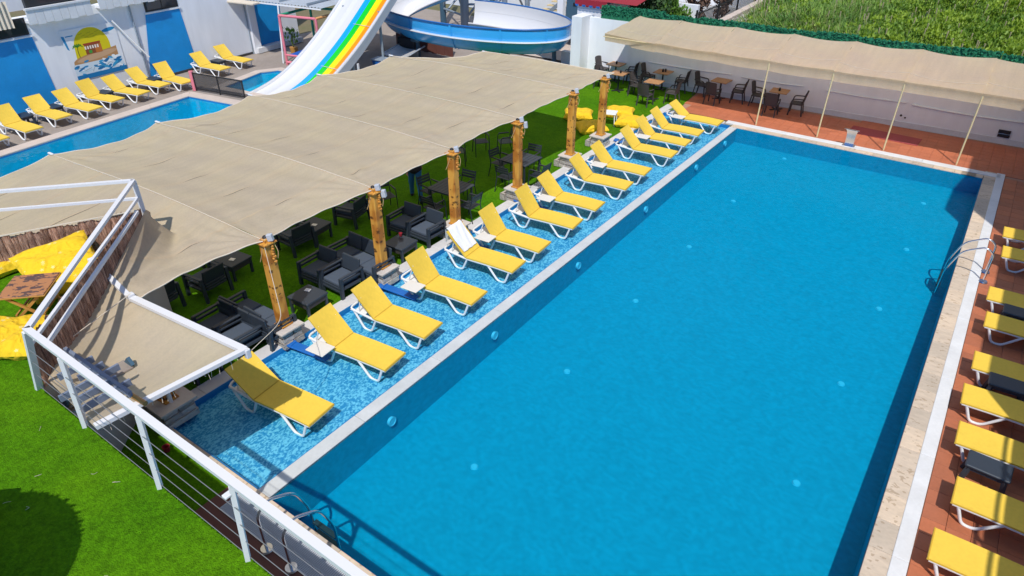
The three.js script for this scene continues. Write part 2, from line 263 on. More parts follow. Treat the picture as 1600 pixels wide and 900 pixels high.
// travertine edge of the pool, slab by slab
{
  const e = structGroup('pool_edge'), ms = [M.stone, M.stoneB, M.stoneC];
  for (let z = 0.3, k = 0; z > -21.05; z -= 0.605, k++) part('slab', uvm(rb(0.325, 0.1, 0.601, 0.012, 7.979, -0.03, z - 0.3), k * 0.77, k * 0.41), ms[floor(rnd() * 3)], e);
  for (let x = -0.24, k = 0; x < 7.78; x += 0.605, k++) part('slab', uvm(rb(0.601, 0.1, 0.29, 0.012, min(x + 0.3, 7.5), -0.03, -20.922), k * 0.63, k * 0.29), ms[floor(rnd() * 3)], e);
  for (let z = 0.3, k = 0; z > -21.3; z -= 2.42, k++) part('white_strip', uvm(rb(0.222, 0.12, 2.416, 0.01, 8.244, -0.03, z - 1.208), k, k * 0.3), M.strip, e);
  for (let x = -0.55, k = 0; x < 8.0; x += 2.2, k++) part('white_strip', uvm(rb(2.196, 0.12, 0.3, 0.01, x + 1.098, -0.03, -21.215), k, k * 0.3), M.strip, e);
  for (let x = -2.85, k = 0; x < 8; x += 0.9, k++) { part('white_strip', uvm(rb(0.896, 0.2, 0.1, 0.01, x + 0.45, -0.02, 0.125), k, k * 0.3), M.strip, e); part('slab', uvm(rb(0.896, 0.16, 0.07, 0.01, x + 0.45, -0.03, 0.037), k * 0.7, k), ms[k % 3], e); }
  for (let z = 0.1, k = 0; z > -20.9; z -= 0.95, k++) part('ledge_slab', uvm(rb(0.32, 0.18, 0.946, 0.012, -3.035, -0.03, z - 0.475), k * 0.8, k * 0.5), M.ledgeStone, e);
  for (let x = -2.86, k = 0; x < -0.6; x += 0.77, k++) part('ledge_slab', uvm(rb(0.766, 0.18, 0.3, 0.012, x + 0.385, -0.03, -20.92), k * 0.8, k * 0.5), M.ledgeStone, e);
}
// terracotta deck: tiles one by one on the right, joined where they are too small to tell apart
{
  const d = structGroup('tiled_deck');
  part('grout_bed', flat([[8.36, 6], [13, 6], [13, -25.2], [-2.9, -24.06], [-2.62, -21.37], [8.36, -21.37]], -0.004), M.grout, d);
  const tg = [0, 1, 2, 3, 4].map((k) => uvm(rb(0.326, 0.022, 0.326, 0.004, 0, 0, 0, 0, 0, 0, 1), k * 0.43, k * 0.77));
  for (let i = 0; i < 4; i++) for (let j = 0; j < 54; j++) { const t = part('tile', tg[floor(rnd() * 5)], M.tiles[floor(rnd() * 3)], d); t.position.set(8.53 + i * 0.332, 0.0005 + rnd() * 0.0015, -3.4 - j * 0.332); }
  part('tile_field', flat([[9.69, -3.3], [12.9, -3.3], [12.9, -21.3], [9.69, -21.3]], 0.006), M.tileSheet, d);
  part('tile_field', flat([[8.37, 5.9], [12.9, 5.9], [12.9, -3.2], [8.37, -3.2]], 0.006), M.tileSheet, d);
  const far = []; const th = (x) => -24.2 - 0.047 * x;
  for (let i = 0; i < 47; i++) for (let j = 0; j < 10; j++) { const x = -2.6 + i * 0.332, z = -21.55 - j * 0.332; if (z - 0.16 > th(x) && x < 12.6 && x - 0.16 > -2.62 - (z + 21.37) * -0.12) far.push(uvm(rb(0.328, 0.02, 0.328, 0.004, x, 0.001, z, 0, 0, 0, 1))); }
  part('far_tiles', far, M.tileSheet, d).userData.kind = 'stuff';
}
struct('brown_deck', flat([[-0.71, 0.175], [13, 0.175], [13, 1.6], [-0.71, 1.6]], 0.004), M.brownDeck);
{
  const g = structGroup('drain_grate'), bars = [];
  part('frame', G([bx(8.6, 0.02, 0.02, 3.87, 0.012, 0.19), bx(8.6, 0.02, 0.02, 3.87, 0.012, 0.56), bx(0.02, 0.02, 0.38, -0.43, 0.012, 0.375)]), M.grille, g);
  for (let x = -0.4; x < 8.1; x += 0.032) bars.push(bx(0.018, 0.016, 0.35, x, 0.013, 0.375)); bars.push(bx(8.6, 0.012, 0.03, 3.87, 0.015, 0.375));
  part('bars', bars, M.grille, g).userData.kind = 'stuff';
}
// second pool and children's pool
function smallPool(name, P, depth, cop, copw) {
  const b = structGroup(name), n = P.length, cx = P.reduce((a, p) => a + p[0], 0) / n, cz = P.reduce((a, p) => a + p[1], 0) / n;
  part('pool_floor', flat(P, -depth), M.liner2, b);
  const out = P.map(([x, z], i) => { const a = P[(i + n - 1) % n], c = P[(i + 1) % n], u = [x - a[0], z - a[1]], v = [c[0] - x, c[1] - z], nu = [u[1], -u[0]], nv = [v[1], -v[0]], lu = hypot(...nu), lv = hypot(...nv); let m = [nu[0] / lu + nv[0] / lv, nu[1] / lu + nv[1] / lv]; const k = copw / (m[0] * nu[0] / lu + m[1] * nu[1] / lu); const s = (x - cx) * m[0] + (z - cz) * m[1] > 0 ? 1 : -1; return [x + m[0] * k * s, z + m[1] * k * s]; });
  for (let i = 0; i < n; i++) {
    const a = P[i], c = P[(i + 1) % n];
    part('pool_wall', uvm(sheet((u, v) => [lerp(a[0], c[0], u), lerp(-depth - 0.02, -0.07, v), lerp(a[1], c[1], u)], 2, 1)), M.liner2, b);
    part('waterline_band', uvm(sheet((u, v) => [lerp(a[0], c[0], u), lerp(-0.07, 0, v), lerp(a[1], c[1], u)], 2, 1)), M.linerband, b);
    const o0 = out[i], o1 = out[(i + 1) % n], L = hypot(c[0] - a[0], c[1] - a[1]), m = Math.max(1, Math.round(L / 0.9));
    for (let k = 0; k < m; k++) { const f = (k + 0.003) / m, h = (k + 0.997) / m, q = (p, r, t) => [lerp(p[0], r[0], t), lerp(p[1], r[1], t)]; part('slab', slabPoly([q(a, c, f), q(a, c, h), q(o0, o1, h), q(o0, o1, f)], -0.02, 0.03), cop, b); }
  }
  struct(name + '_water', flat(P, -0.045), M.water2);
}
smallPool('second_pool', POOL2, 0.95, M.coping, 0.5);
smallPool('children_pool', KID, 0.45, M.coping, 0.42);

// raised lawn terrace beside the pool
const TEDGE = [[-4.93, -1.62], [-9.3, 7.5], [-9.3, 9]];
const P0 = 2.3, TC = [-2.15, 1.57], TL = [-5.02, -1.72], TE = [TL[0] - 0.67 * 9, TL[1] + 0.74 * 9];
{
  const t = structGroup('raised_terrace');
  part('terrace_block', slabPoly([TC, ...TEDGE, [13, 9], [13, 1.57]], 0.01, P0), M.concrete, t);
  part('terrace_lawn', flat([TC, ...TEDGE, [13, 9], [13, 1.57]], P0 + 0.006), M.turf, t);
  const tuft = []; for (let i = 0; i < 900; i++) { const x = rr(-2, 3.5), a = rr(0, 6.3), h = rr(0.02, 0.045); tuft.push(new THREE.ConeGeometry(0.006, h, 3).rotateX(rr(-0.5, 0.5)).rotateY(a).translate(x, P0 + h / 2, 1.575 + rnd() * 0.02)); }
  part('lawn_edge_blades', tuft, M.turf, t).userData.kind = 'stuff';
}
// ---------- loungers ----------
const TRAY = rb(0.44, 0.022, 0.36, 0.03);
function makeLounger(back, label, group, tray, dip = 0) {
  const t = thing('sun_lounger', label, 'sun lounger', [0, 0, 0], 0, group);
  const W = 0.31, prof = (s) => 0.36 + 0.012 * sin(s * PI) - dip * ss(0, 0.9, 1 - s) * 0.02;   // s 0 at hinge, 1 at foot
  const seat = (o) => sheet((u, v) => { const x = lerp(-1.3, 0.01, u), e = abs(v - 0.5) * 2; return [x, prof(u) + o - 0.012 * (1 - pow(e, 4)) * sin(u * PI), lerp(-W, W, v)]; }, 18, 8);
  const slab = (f, nu, nv) => { const a = f(0), b = f(-0.03); return G([a, b, ...edge(f, nu, nv)]); };
  const edge = (f, nu, nv) => { const p = f(0).attributes.position, q = f(-0.03).attributes.position, id = (i, j) => j * (nu + 1) + i, E = []; const wall = (ks) => { const pos = [], ix = []; ks.forEach((k) => { pos.push(p.getX(k), p.getY(k), p.getZ(k), q.getX(k), q.getY(k), q.getZ(k)); }); for (let i = 0; i + 1 < ks.length; i++) ix.push(2 * i, 2 * i + 1, 2 * i + 2, 2 * i + 1, 2 * i + 3, 2 * i + 2); const g = new THREE.BufferGeometry(); g.setAttribute('position', new THREE.Float32BufferAttribute(pos, 3)); g.setIndex(ix); g.computeVertexNormals(); E.push(g); };
    wall([...Array(nu + 1).keys()].map((i) => id(i, 0))); wall([...Array(nu + 1).keys()].map((i) => id(i, nv))); wall([...Array(nv + 1).keys()].map((j) => id(0, j))); wall([...Array(nv + 1).keys()].map((j) => id(nu, j))); return E; };
  part('seat', uvm(slab(seat, 18, 8)), M.yellow, t);
  part('edge_hem', rb(0.02, 0.012, 0.62, 0.005, 0.0, 0.364, 0), M.hem, t); part('fold_seam', rb(0.018, 0.01, 0.6, 0.004, -1.3, 0.366, 0), M.hem, t);
  const bl = 0.72, c = cos(back), s = sin(back);
  const bk = (o) => sheet((u, v) => { const r = bl * u, e = abs(v - 0.5) * 2, k = 0.022 * (1 - pow(e, 3)) * sin(u * PI); return [-1.3 - r * c + (k + (o ? 0.03 : 0)) * -s * 1, 0.357 + r * s - k * c + o * c, lerp(-W, W, v)]; }, 12, 8);
  part('backrest', uvm(slab(bk, 12, 8)), M.yellow, t);
  for (const z of [-0.285, 0.285]) {
    part('side_rail', tube([V(-0.02, 0.315, z), V(-0.5, 0.325, z), V(-1.3, 0.31, z), V(-1.92, 0.375, z)], 0.027, { bend: 0.12 }).scale(1, 1, 1), M.white, t);
    part('leg', tube([V(-0.1, 0.31, z), V(-0.22, 0.015, z * 1.02), V(-0.4, 0.015, z * 1.02), V(-0.68, 0.31, z)], 0.026, { bend: 0.09 }), M.white, t);
    part('leg', tube([V(-1.28, 0.3, z), V(-1.42, 0.015, z * 1.02), V(-1.6, 0.015, z * 1.02), V(-1.86, 0.365, z)], 0.026, { bend: 0.09 }), M.white, t);
    part('back_support', rod(V(-1.3 - 0.5 * c, 0.34 + 0.5 * s, z * 0.85), V(-1.75, 0.34, z * 0.9), 0.013), M.white, t);
  }
  part('cross_bar', G([tube([V(-1.93, 0.37, -0.29), V(-1.98, 0.38, -0.2), V(-1.98, 0.38, 0.2), V(-1.93, 0.37, 0.29)], 0.024, { bend: 0.05 }), rb(0.05, 0.035, 0.56, 0.012, -0.03, 0.31, 0), rod(V(-1.3, 0.32, -0.28), V(-1.3, 0.32, 0.28), 0.016), rb(0.3, 0.02, 0.5, 0.01, -1.72, 0.345, 0)]), M.white, t);
  if (tray) { const p = part('side_tray', G([TRAY.clone().translate(-1.42, 0.44, 0.5), rod(V(-1.42, 0.3, 0.29), V(-1.42, 0.435, 0.42), 0.013)]), M.tray, t); p.position.set(0, 0, 0); }
  return t;
}
const GL = 'yellow sun loungers in a row in the shallow water ledge';
const backs = [0.6, 0.76, 0.93];
const LED = [   // x of foot middle, z, yaw degrees, back variant, tray
  [-0.45, -1.54, 6, 0, 0], [-0.43, -3.34, 5.5, 1, 1], [-0.5, -4.52, 5, 1, 0], [-0.47, -6, 4, 2, 1], [-0.53, -7.59, 4, 1, 0], [-0.55, -8.73, 4, 2, 1], [-0.52, -10.27, 5, 2, 0], [-0.56, -11.52, 4, 1, 1], [-0.53, -13.2, 5, 1, 0], [-0.55, -14.47, 4, 1, 1], [-0.48, -16.25, 3, 1, 0], [-0.53, -17.46, 3, 1, 1], [-0.55, -18.62, 3, 1, 0], [-0.38, -20, 1, 0, 1]];
const bases = {};
LED.forEach(([x, z, a, b, tr], i) => {
  const key = b + '_' + tr, lab = `${ORD[i]} yellow lounger from the near end of the water ledge${i === 4 ? ', with white towel' : tr ? ', with side tray' : ''}`;
  const at = [x, -0.06, z], r = -a * PI / 180;   // +x end points to the pool, slightly away from the camera
  if (!bases[key]) { bases[key] = makeLounger(backs[b], lab, GL, tr); bases[key].position.set(...at); bases[key].rotation.y = a * PI / 180; bases[key].scale.y = 1.12; }
  else dup(bases[key], at, a * PI / 180, lab);
});
const GR = 'yellow sun loungers on the terracotta deck right of the pool';
const RD = [[8.51, -4.76], [8.65, -6.03], [8.53, -7.44], [8.48, -8.6], [8.53, -9.81], [8.58, -11.5], [8.53, -12.68], [8.63, -15.03], [8.57, -16.23]];
RD.forEach(([x, z], i) => { const o = dup(bases['1_0'], [x, 0, z], PI + (rnd() - 0.5) * 0.04, `${ORD[i]} yellow sun lounger from the near end of the terracotta deck row`); o.userData.group = GR; o.scale.y = 1; });
const GB = 'yellow sun loungers by the blue and white wall';
const LW = [[-19.5, -5.35], [-20.02, -6.6], [-20.02, -7.75], [-20.4, -8.82], [-20.42, -9.9], [-20.75, -11.0], [-20.37, -11.8], [-20.92, -13.98], [-21.25, -15.42]];
LW.forEach(([x, z], i) => { const o = dup(bases[i % 3 ? '1_0' : '2_0'], [x, 0, z], [6, 5, 10, 12, 13, 10, 3, 6, 6][i] * PI / 180, `${ORD[i]} yellow sun lounger counted from the left along the blue and white wall`); o.userData.group = GB; o.scale.y = 1; });
{ const o = dup(bases['1_0'], [-19.35, 0, -4.2], 0.09, 'yellow sun lounger cut off by the left edge, lowest by the blue and white wall'); o.userData.group = GB; o.scale.y = 1; }
// towel over the backrest of the fifth one
{
  const c = cos(backs[1]), s = sin(backs[1]), hang = 0.34;
  const path = (d) => { if (d < 0.62) { const r = 0.1 + d; return [-1.3 - r * c - 0.012 * s - (-0.012) * 0 + 0.02 * s, 0.357 + r * s + 0.02 * c + 0.012]; } const k = d - 0.62; return [-1.3 - 0.72 * c - 0.035 - 0.045 * sin(min(1, k / 0.06) * PI / 2) - k * 0.02, 0.357 + 0.72 * s + 0.035 - k]; };
  const tw = sheet((u, v) => { const d = u * (0.62 + hang), [x, y] = path(d), z = lerp(-0.27, 0.27, v); return [x + 0.006 * sin(v * 19 + d * 7), y + 0.006 * sin(v * 13 + d * 11), z + 0.02 * sin(d * 6)]; }, 34, 16);
  const o = solo('towel', G([tw, tw.clone().translate(-0.006, 0.008, 0)]), M.towel, 'white towel draped over the raised back of a lounger', 'towel');
  o.position.set(LED[4][0], -0.06, LED[4][1]); o.scale.y = 1.12; o.rotation.y = LED[4][2] * PI / 180;
}
// blue boards lying in the shallow water beside some loungers
[1, 3, 5, 7, 11].forEach((i, k) => { const [x, z, a] = LED[i]; const o = solo('blue_board', G([rb(1.0, 0.035, 0.2, 0.015), rb(0.16, 0.05, 0.22, 0.02, -0.42, 0.012, 0)]), M.bluePlastic, `blue plastic board lying against the ledge beside the ${ORD[i]} lounger`, 'board', 'blue boards lying in the shallow water'); o.position.set(x - 1.95, 0.05, z + 0.52); o.rotation.set(0, 0.12 + a * PI / 180, -0.1); });
// dark low tables
function sideTable(label, group) {
  const t = thing('side_table', label, 'side table', [0, 0, 0], 0, group);
  part('table_top', rb(0.62, 0.055, 0.42, 0.03, 0, 0.385, 0), M.resin, t); part('apron', G([rb(0.56, 0.08, 0.36, 0.02, 0, 0.33, 0)]), M.resin, t);
  for (const a of [-1, 1]) for (const b of [-1, 1]) part('leg', beam(V(a * 0.24, 0.36, b * 0.15), V(a * 0.29, 0.0, b * 0.19), 0.07, 0.05), M.resin, t);
  return t;
}
{
  const g = 'dark side tables between the loungers of the terracotta deck';
  const s = sideTable('dark blue resin side table in front between the second and third deck loungers', g); s.position.set(9.03, 0, -6.82); s.rotation.y = -0.06;
  dup(s, [9.12, 0, -9.3], 0.03, 'dark side table at the frame edge between the fourth and fifth deck loungers'); dup(s, [9.15, 0, -12.1], 0, 'dark side table at the frame edge between the sixth and seventh deck loungers');
  [[-21.5, -6.93], [-21.75, -9.0], [-21.95, -11.2], [-22.3, -14.55], [-21.3, -5.8]].forEach(([x, z], i) => { const o = dup(s, [x, 0, z], 0.05 + rnd() * 0.2, `low dark table among the loungers by the blue wall, ${['second', 'third', 'fourth', 'last', 'nearest'][i]} from the left`); o.userData.group = 'low dark tables along the blue wall'; });
}
// ---------- wooden posts on stone plinths ----------
const PZ = [-0.2, -2.83, -5.64, -8.31, -11.09, -14.12, -16.24];
const stoneG = [0, 1, 2, 3].map(() => { const g = rb(1, 1, 1, 0.06, 0, 0, 0, 0, 0, 0, 2), p = g.attributes.position; for (let i = 0; i < p.count; i++) p.setXYZ(i, p.getX(i) * (1 + 0.03 * sin(i * 1.7)), p.getY(i), p.getZ(i) * (1 + 0.03 * cos(i * 2.3))); return g; });
const POSTW = ['nearest the camera, half under the small stair canopy', 'second from the near end', 'third from the near end', 'fourth from the near end, behind the towel', 'fifth from the near end', 'sixth from the near end, darker', 'last and farthest'];
PZ.forEach((z, i) => {
  const x = i === 0 ? -2.88 : -3.03 - (i > 4 ? (i - 4) * 0.08 : 0);
  const pl = thing('stone_plinth', `stone plinth under the wooden post ${POSTW[i]}`, 'plinth', [x, 0.01, z], 0, 'stone plinths under the wooden posts');
  const course = (y, h, w) => { for (let k = 0; k < 4; k++) { const f = rr(0.4, 0.6), L = k % 2 ? f : 1 - f; const s = part('stone', stoneG[floor(rnd() * 4)], M.clad[floor(rnd() * 3)], pl); const sx = k < 2 ? -1 : 1, a = w * (k % 2 ? f : 1 - f), zz = k % 2 ? w / 2 - a / 2 : -w / 2 + a / 2; s.scale.set(w / 2 - 0.006, h - 0.008, a - 0.008); s.position.set(sx * w / 4 + rr(-0.006, 0.006), y + h / 2, zz); } };
  const big = i === 0 ? 0.62 : 0.5;
  course(0, 0.13, big + 0.02); course(0.13, 0.12, big - 0.02); course(0.25, 0.11, big - 0.03);
  for (let k = 0; k < 2; k++) { const s = part('stone', stoneG[k], M.clad[k], pl); s.scale.set(0.17, 0.2, 0.26); s.position.set(-big / 2 - 0.1, 0.1, -0.13 + k * 0.27); }   // the lower step beside it
  part('cap_slab', uvm(rb(big + 0.07, 0.05, big + 0.07, 0.012, 0, 0.385, 0), i, i), M.clad[0], pl);
  const p = thing('wooden_post', `knotty yellow wooden canopy post, ${POSTW[i]}`, 'post', [x, 0.42, z], (rnd() - 0.5) * 0.16, 'wooden posts along the water ledge');
  const h = i === 0 ? 1.5 : 1.9 + 0.03 * sin(i * 3);
  const g = new RoundedBoxGeometry(0.205, h, 0.205, 3, 0.02); { const q = g.attributes.position; for (let k = 0; k < q.count; k++) { const t = q.getY(k) / h; q.setX(k, q.getX(k) * (1 - 0.06 * t)); q.setZ(k, q.getZ(k) * (1 - 0.06 * t)); } }
  const b = part('post_shaft', uvm(g.translate(0, h / 2, 0), i * 0.37, i * 0.61), M.wood, p); 
  part('base_trim', rb(0.27, 0.035, 0.27, 0.01, 0, 0.02, 0), M.wood, p); part('collar', G([rb(0.3, 0.03, 0.3, 0.008, 0, h, 0), rb(0.15, 0.06, 0.15, 0.01, 0, h + 0.04, 0)]), M.wood, p);
  const rope = []; for (let k = 0; k < 7; k++) rope.push(rb(0.055 + 0.03 * rnd(), 0.05, 0.05, 0.02, 0.12 + 0.012 * sin(k * 2.1), h - 0.07 - k * 0.055, -0.03 + 0.015 * sin(k * 3), rr(-0.4, 0.4), rr(0, 1), rr(-0.5, 0.5)));
  part('wood_carving', rope, M.wood, p);
  part('dark_knob', new THREE.SphereGeometry(0.05, 12, 8).translate(-0.03, h + 0.07, -0.02), M.black, p);
  if (i) part('flood_lamp', G([rb(0.11, 0.14, 0.09, 0.015, 0.09, h + 0.1, -0.05, 0, 0.5, 0.2), ...(i === 2 || i === 4 ? [rb(0.1, 0.17, 0.1, 0.015, 0.16, h - 0.06, -0.14, 0, 0.4, 0.15)] : [])]), M.lampGrey, p);
  part('hanging_cord', G([tube([V(0.02, h, 0.09), V(-0.05, h - 0.25, 0.11), V(-0.13, h - 0.42, 0.12)], 0.008, { rad: 5 }), tube([V(0.1, h, -0.09), V(0.16, h - 0.2, -0.12), V(0.13, h - 0.36, -0.1)], 0.008, { rad: 5 })]), M.rope, p);
});

// ---------- the big shade canopy ----------
{
  const c = thing('shade_canopy', 'long beige shade net canopy in sagging bays over the lounge seating', 'shade canopy', [0, 0, 0]);
  const zs = [-0.42, -2.78, -5.63, -8.4, -11.2, -14.3, -16.75];
  const frontX = (z) => -3.0 - 0.012 * max(0, -z - 6), frontY = 2.38;
  const backX = [-11.25, -11.22, -11.27, -11.27, -11.32, -11.15, -8.75], backY = [2.22, 2.2, 2.2, 2.2, 2.2, 2.2, 2.24];
  const zb = [-0.1, -2.7, -5.53, -8.55, -11.29, -14.54, -17.0];
  for (let b = 0; b < 6; b++) {
    const f = (u, v) => {   // u across from the posts to the far side, v along the bay
      const zf = lerp(zs[b], zs[b + 1], v), zz = lerp(zb[b], zb[b + 1], v);
      const sag = 4 * v * (1 - v), scal = sag * (0.09 * pow(1 - u, 5) + (b === 5 ? 0.5 : 0.3) * pow(u, 5));   // edges scalloped between the tie points
      const x0 = frontX(zf), x1 = lerp(backX[b], backX[b + 1], v); let x = lerp(x0 - sag * 0.22, x1 + sag * (b === 5 ? 0.55 : 0.32), u);
      let z = lerp(zf, zz, u), y = lerp(frontY, lerp(backY[b], backY[b + 1], v), u) + 0.1 * sin(PI * u) - sag * (0.07 + 0.05 * sin(PI * u)) - 0.02 * scal;
      if (b === 5) z += sag * 0 + 0.25 * sin(PI * u) * v * v;
      if (b === 0) y -= 0.22 * (1 - v) * ss(0.02, 0.2, u);
      if (b === 0 && x < -3.2) { const ny = x > TL[0] ? lerp(2.4, 2.93, (-3.2 - x) / (-3.2 - TL[0])) : lerp(2.93, 2.6, clamp((TL[0] - x) / 2)); y = lerp(ny, y, ss(-0.1, 0.42, v)); }
      for (const [cu, cv] of [[0, 0], [0, 1], [1, 0], [1, 1]]) { const du = (u - cu) * 8, dv = (v - cv) * 2.8, d = hypot(du, dv), an = Math.atan2(abs(dv), abs(du)); y += 0.028 * sin(an * 17 + b * 2 + cu * 3) * min(1, d * 1.6) * Math.exp(-d * 0.75); }
      y += 0.012 * sin(u * 31 + b * 2 + 3 * v) * sag + 0.01 * sin(v * 23 + u * 9 + b);
      if (b === 0) { const lx = TL[0], lim = x > TL[0] ? min(-0.34, TC[1] + (x - TC[0]) * 1.146 - 0.07) : min(2.2, TL[1] + (TL[0] - x) * 2.09); z = lerp(lim, zs[1] + (zb[1] - zs[1]) * u, v); }
      return [x, y, z];
    };
    const p = part('canopy_panel', uvm(sheet(f, b ? 72 : 120, 36), b * 1.37, b * 2.1), M.net, c);
    // overlapping cloth seams with short open slits, as narrow strips of their own
    const slit = (g) => part('open_slit', g, M.shadeDark, p), hem = (g) => part('cloth_seam', g, M.net, p);
    for (let k = 0; k < 5; k++) { const u = 0.12 + 0.19 * k + 0.03 * sin(b * 3 + k), v0 = rr(0.05, 0.6), L = rr(0.12, 0.4); slit(uvm(sheet((a, t) => { const q = f(u + 0.0016 * (a - 0.5) * (1 - pow(2 * t - 1, 2)) * rr(1, 1), v0 + L * t); return [q[0], q[1] + 0.006, q[2]]; }, 1, 14))); }
    for (let k = 0; k < 5; k++) { const u = 0.12 + 0.19 * k + 0.03 * sin(b * 3 + k); hem(uvm(sheet((a, t) => { const q = f(u + 0.004 + 0.006 * (a - 0.5), t); return [q[0], q[1] + 0.004, q[2]]; }, 1, 30))); }
    const ctr = []; for (let i = 0; i <= 30; i++) ctr.push(V(...f(0, i / 30))); part('edge_hem', new THREE.TubeGeometry(new THREE.CatmullRomCurve3(ctr), 40, 0.014, 6), M.seam, p);
    const bk = []; for (let i = 0; i <= 30; i++) bk.push(V(...f(1, i / 30))); part('edge_hem', new THREE.TubeGeometry(new THREE.CatmullRomCurve3(bk), 40, 0.014, 6), M.seam, p);
    if (b < 5) { const st = []; for (let i = 0; i <= 24; i++) { const q = f(i / 24, 1); st.push(V(q[0], q[1] + 0.012, q[2])); } part('seam_strap', new THREE.TubeGeometry(new THREE.CatmullRomCurve3(st), 40, 0.009, 6), M.seam, c); }
    else { const st = []; for (let i = 0; i <= 24; i++) st.push(V(...f(i / 24, 1))); part('edge_hem', new THREE.TubeGeometry(new THREE.CatmullRomCurve3(st), 40, 0.016, 6), M.seam, c); }
  }
  for (let b = 1; b < 7; b++) { part('canopy_pole', rod(V(backX[b], 0, zb[b]), V(backX[b], 2.24, zb[b]), 0.045), M.steel, c); part('pole_cap', G([rb(0.2, 0.03, 0.06, 0.01, backX[b] + 0.05, 2.24, zb[b])]), M.white, c); }
}

// ---------- back wall, its awning, the green fence above ----------
const wz = (x) => -24.2 - 0.047 * x;
const WANG = Math.atan2(0.047, 1);
{
  const w = thing('boundary_wall', 'long low white rendered wall behind the terracotta deck', 'wall', [0, 0, 0]);
  part('wall_face', uvm(beam(V(-8.3, 1.225, wz(-8.3) - 0.1), V(13, 1.225, wz(13) - 0.1), 0.2, 2.45)), M.wall, w);
  part('wall_end', uvm(bx(0.5, 2.55, 0.9, -8.35, 1.27, wz(-8.35) + 0.25)), M.wall, w);
  part('plinth_band', uvm(beam(V(-8.2, 0.1, wz(-8.2) + 0.01), V(13, 0.1, wz(13) + 0.01), 0.03, 0.2)), M.strip, w);
  const pip = (x0, x1, y, r = 0.022, sag = 0.03) => tube([0, 0.25, 0.5, 0.75, 1].map((t) => { const x = lerp(x0, x1, t); return V(x, y - sag * sin(PI * t), wz(x) + 0.03); }), r, { bend: 0.3 });
  part('cable_duct', G([pip(-5.2, -1.6, 0.95), pip(-1.2, 1.2, 0.92), pip(2.0, 4.8, 0.9), pip(5.0, 9.0, 0.86, 0.03, 0.05)]), M.white, w);
  part('vent_box', G([bx(0.36, 0.12, 0.04, 7.98, 0.43, wz(7.98) + 0.02), bx(0.36, 0.1, 0.04, 7.99, 0.29, wz(7.98) + 0.02)]), M.black, w);
  part('drain_spots', G([rod(V(4.75, 0.42, wz(4.75)), V(4.75, 0.42, wz(4.75) + 0.02), 0.04), rod(V(4.9, 0.36, wz(4.9)), V(4.9, 0.36, wz(4.9) + 0.02), 0.03)]), M.shadeDark, w);
  part('wall_lamp', G([-3.9, -1.3, 0.9, 3.1, 5.4, 7.6].map((x) => rb(0.05, 0.14, 0.05, 0.01, x, 1.95, wz(x) + 0.4))), M.steel, w);
}
{
  const a = thing('wall_awning', 'long pale beige cloth awning sagging between rafters over the far deck tables', 'awning', [0, 0, 0]);
  const bays = []; for (let k = -3; k < 6; k++) bays.push(0.45 + 2.18 * k);   // pole and rafter lines
  bays[0] = -6.3;
  const fy = 2.33, by = 2.77;
  for (let b = 0; b + 1 < bays.length; b++) {
    const f = (u, v) => { const x = lerp(bays[b], bays[b + 1], u), sag = 4 * u * (1 - u); const xx = b === 0 ? x + 0.55 * v * (1 - u) : x; const zf = -21.52 - (b === 0 ? (1 - u) * 0.35 : 0), z = lerp(zf, wz(x) + 0.05 + sag * 0.28, v); return [xx, lerp(fy, by, v) - sag * (0.015 + 0.07 * sin(PI * v)) - 0.02 * sin(PI * v) + 0.012 * sin(v * 17 + u * 5 + b), z]; };
    const p = part('awning_panel', uvm(sheet(f, 20, 16), b * 0.9, b), M.awning, a);
    const drop = (x) => 0.34 + 0.012 * sin(x * 0.7 + 1) + (x < -5 ? -0.06 : 0);
    part('valance', uvm(sheet((u, v) => { const q = f(u, 0); return [q[0], q[1] - drop(q[0]) * v, q[2] - 0.05 * sin(v * 2.4) + 0.006 * sin(q[0] * 9) * v]; }, 20, 6), b), M.awning, p);
    const cr = []; for (let i = 0; i <= 16; i++) { const q = f(i / 16, 0.34 + 0.1 * sin(b)); cr.push(V(q[0], q[1] + 0.008, q[2])); } part('fold_line', new THREE.TubeGeometry(new THREE.CatmullRomCurve3(cr), 24, 0.006, 5), M.seam, p);
  }
  bays.forEach((x, i) => { const xb = i ? x : x + 0.55; part('rafter', rod(V(x, fy - 0.08, -21.57 - (i ? 0 : 0.35)), V(xb, by - 0.1, wz(xb)), 0.026), M.cream, a); if (i) part('wall_strut', rod(V(x - 1.05, 2.0, -22.9), V(x - 1.05, 2.4, wz(x - 1) + 0.02), 0.018), M.steel, a); });
  part('front_rail', rod(V(-6.2, fy - 0.05, -21.6), V(11.2, fy - 0.05, -21.6), 0.022), M.cream, a);
  bays.slice(3).forEach((x) => part('pole', rod(V(x, 0.0, -21.5), V(x + 0.02, fy - 0.03, -21.57), 0.027), M.cream, a));
}
{
  const h = thing('green_fence', 'dark green artificial hedge fence along the top of the white wall', 'fence', [0, 0, 0]);
  for (let k = 0; k < 14; k++) {
    const x0 = -7.6 + k * 1.47, x1 = x0 + 1.45, top = 2.93 + 0.03 * sin(k * 2.3) + (k < 2 ? 0.06 : 0);
    const g = uvm(sheet((u, v) => { const x = lerp(x0, x1, u); return [x, lerp(2.4, top, v) + (v === 1 ? 0.025 * sin(x * 31) : 0), wz(x) - 0.03 + 0.03 * sin(x * 23 + v * 9) * v]; }, 24, 6), k);
    const tufts = []; for (let i = 0; i < 150; i++) { const x = rr(x0, x1), y = top + rr(-0.34, 0.02); tufts.push(bx(0.07, 0.02, 0.05, x, y, wz(x) - 0.02 + rr(-0.04, 0.04), rr(-1, 1), rr(0, 3), rr(-1, 1))); }
    part('hedge_panel', G([g, g.clone().translate(0, 0, -0.05), ...tufts.map((t) => uvm(t, k, rnd()))]), M.hedge, h);
  }
}
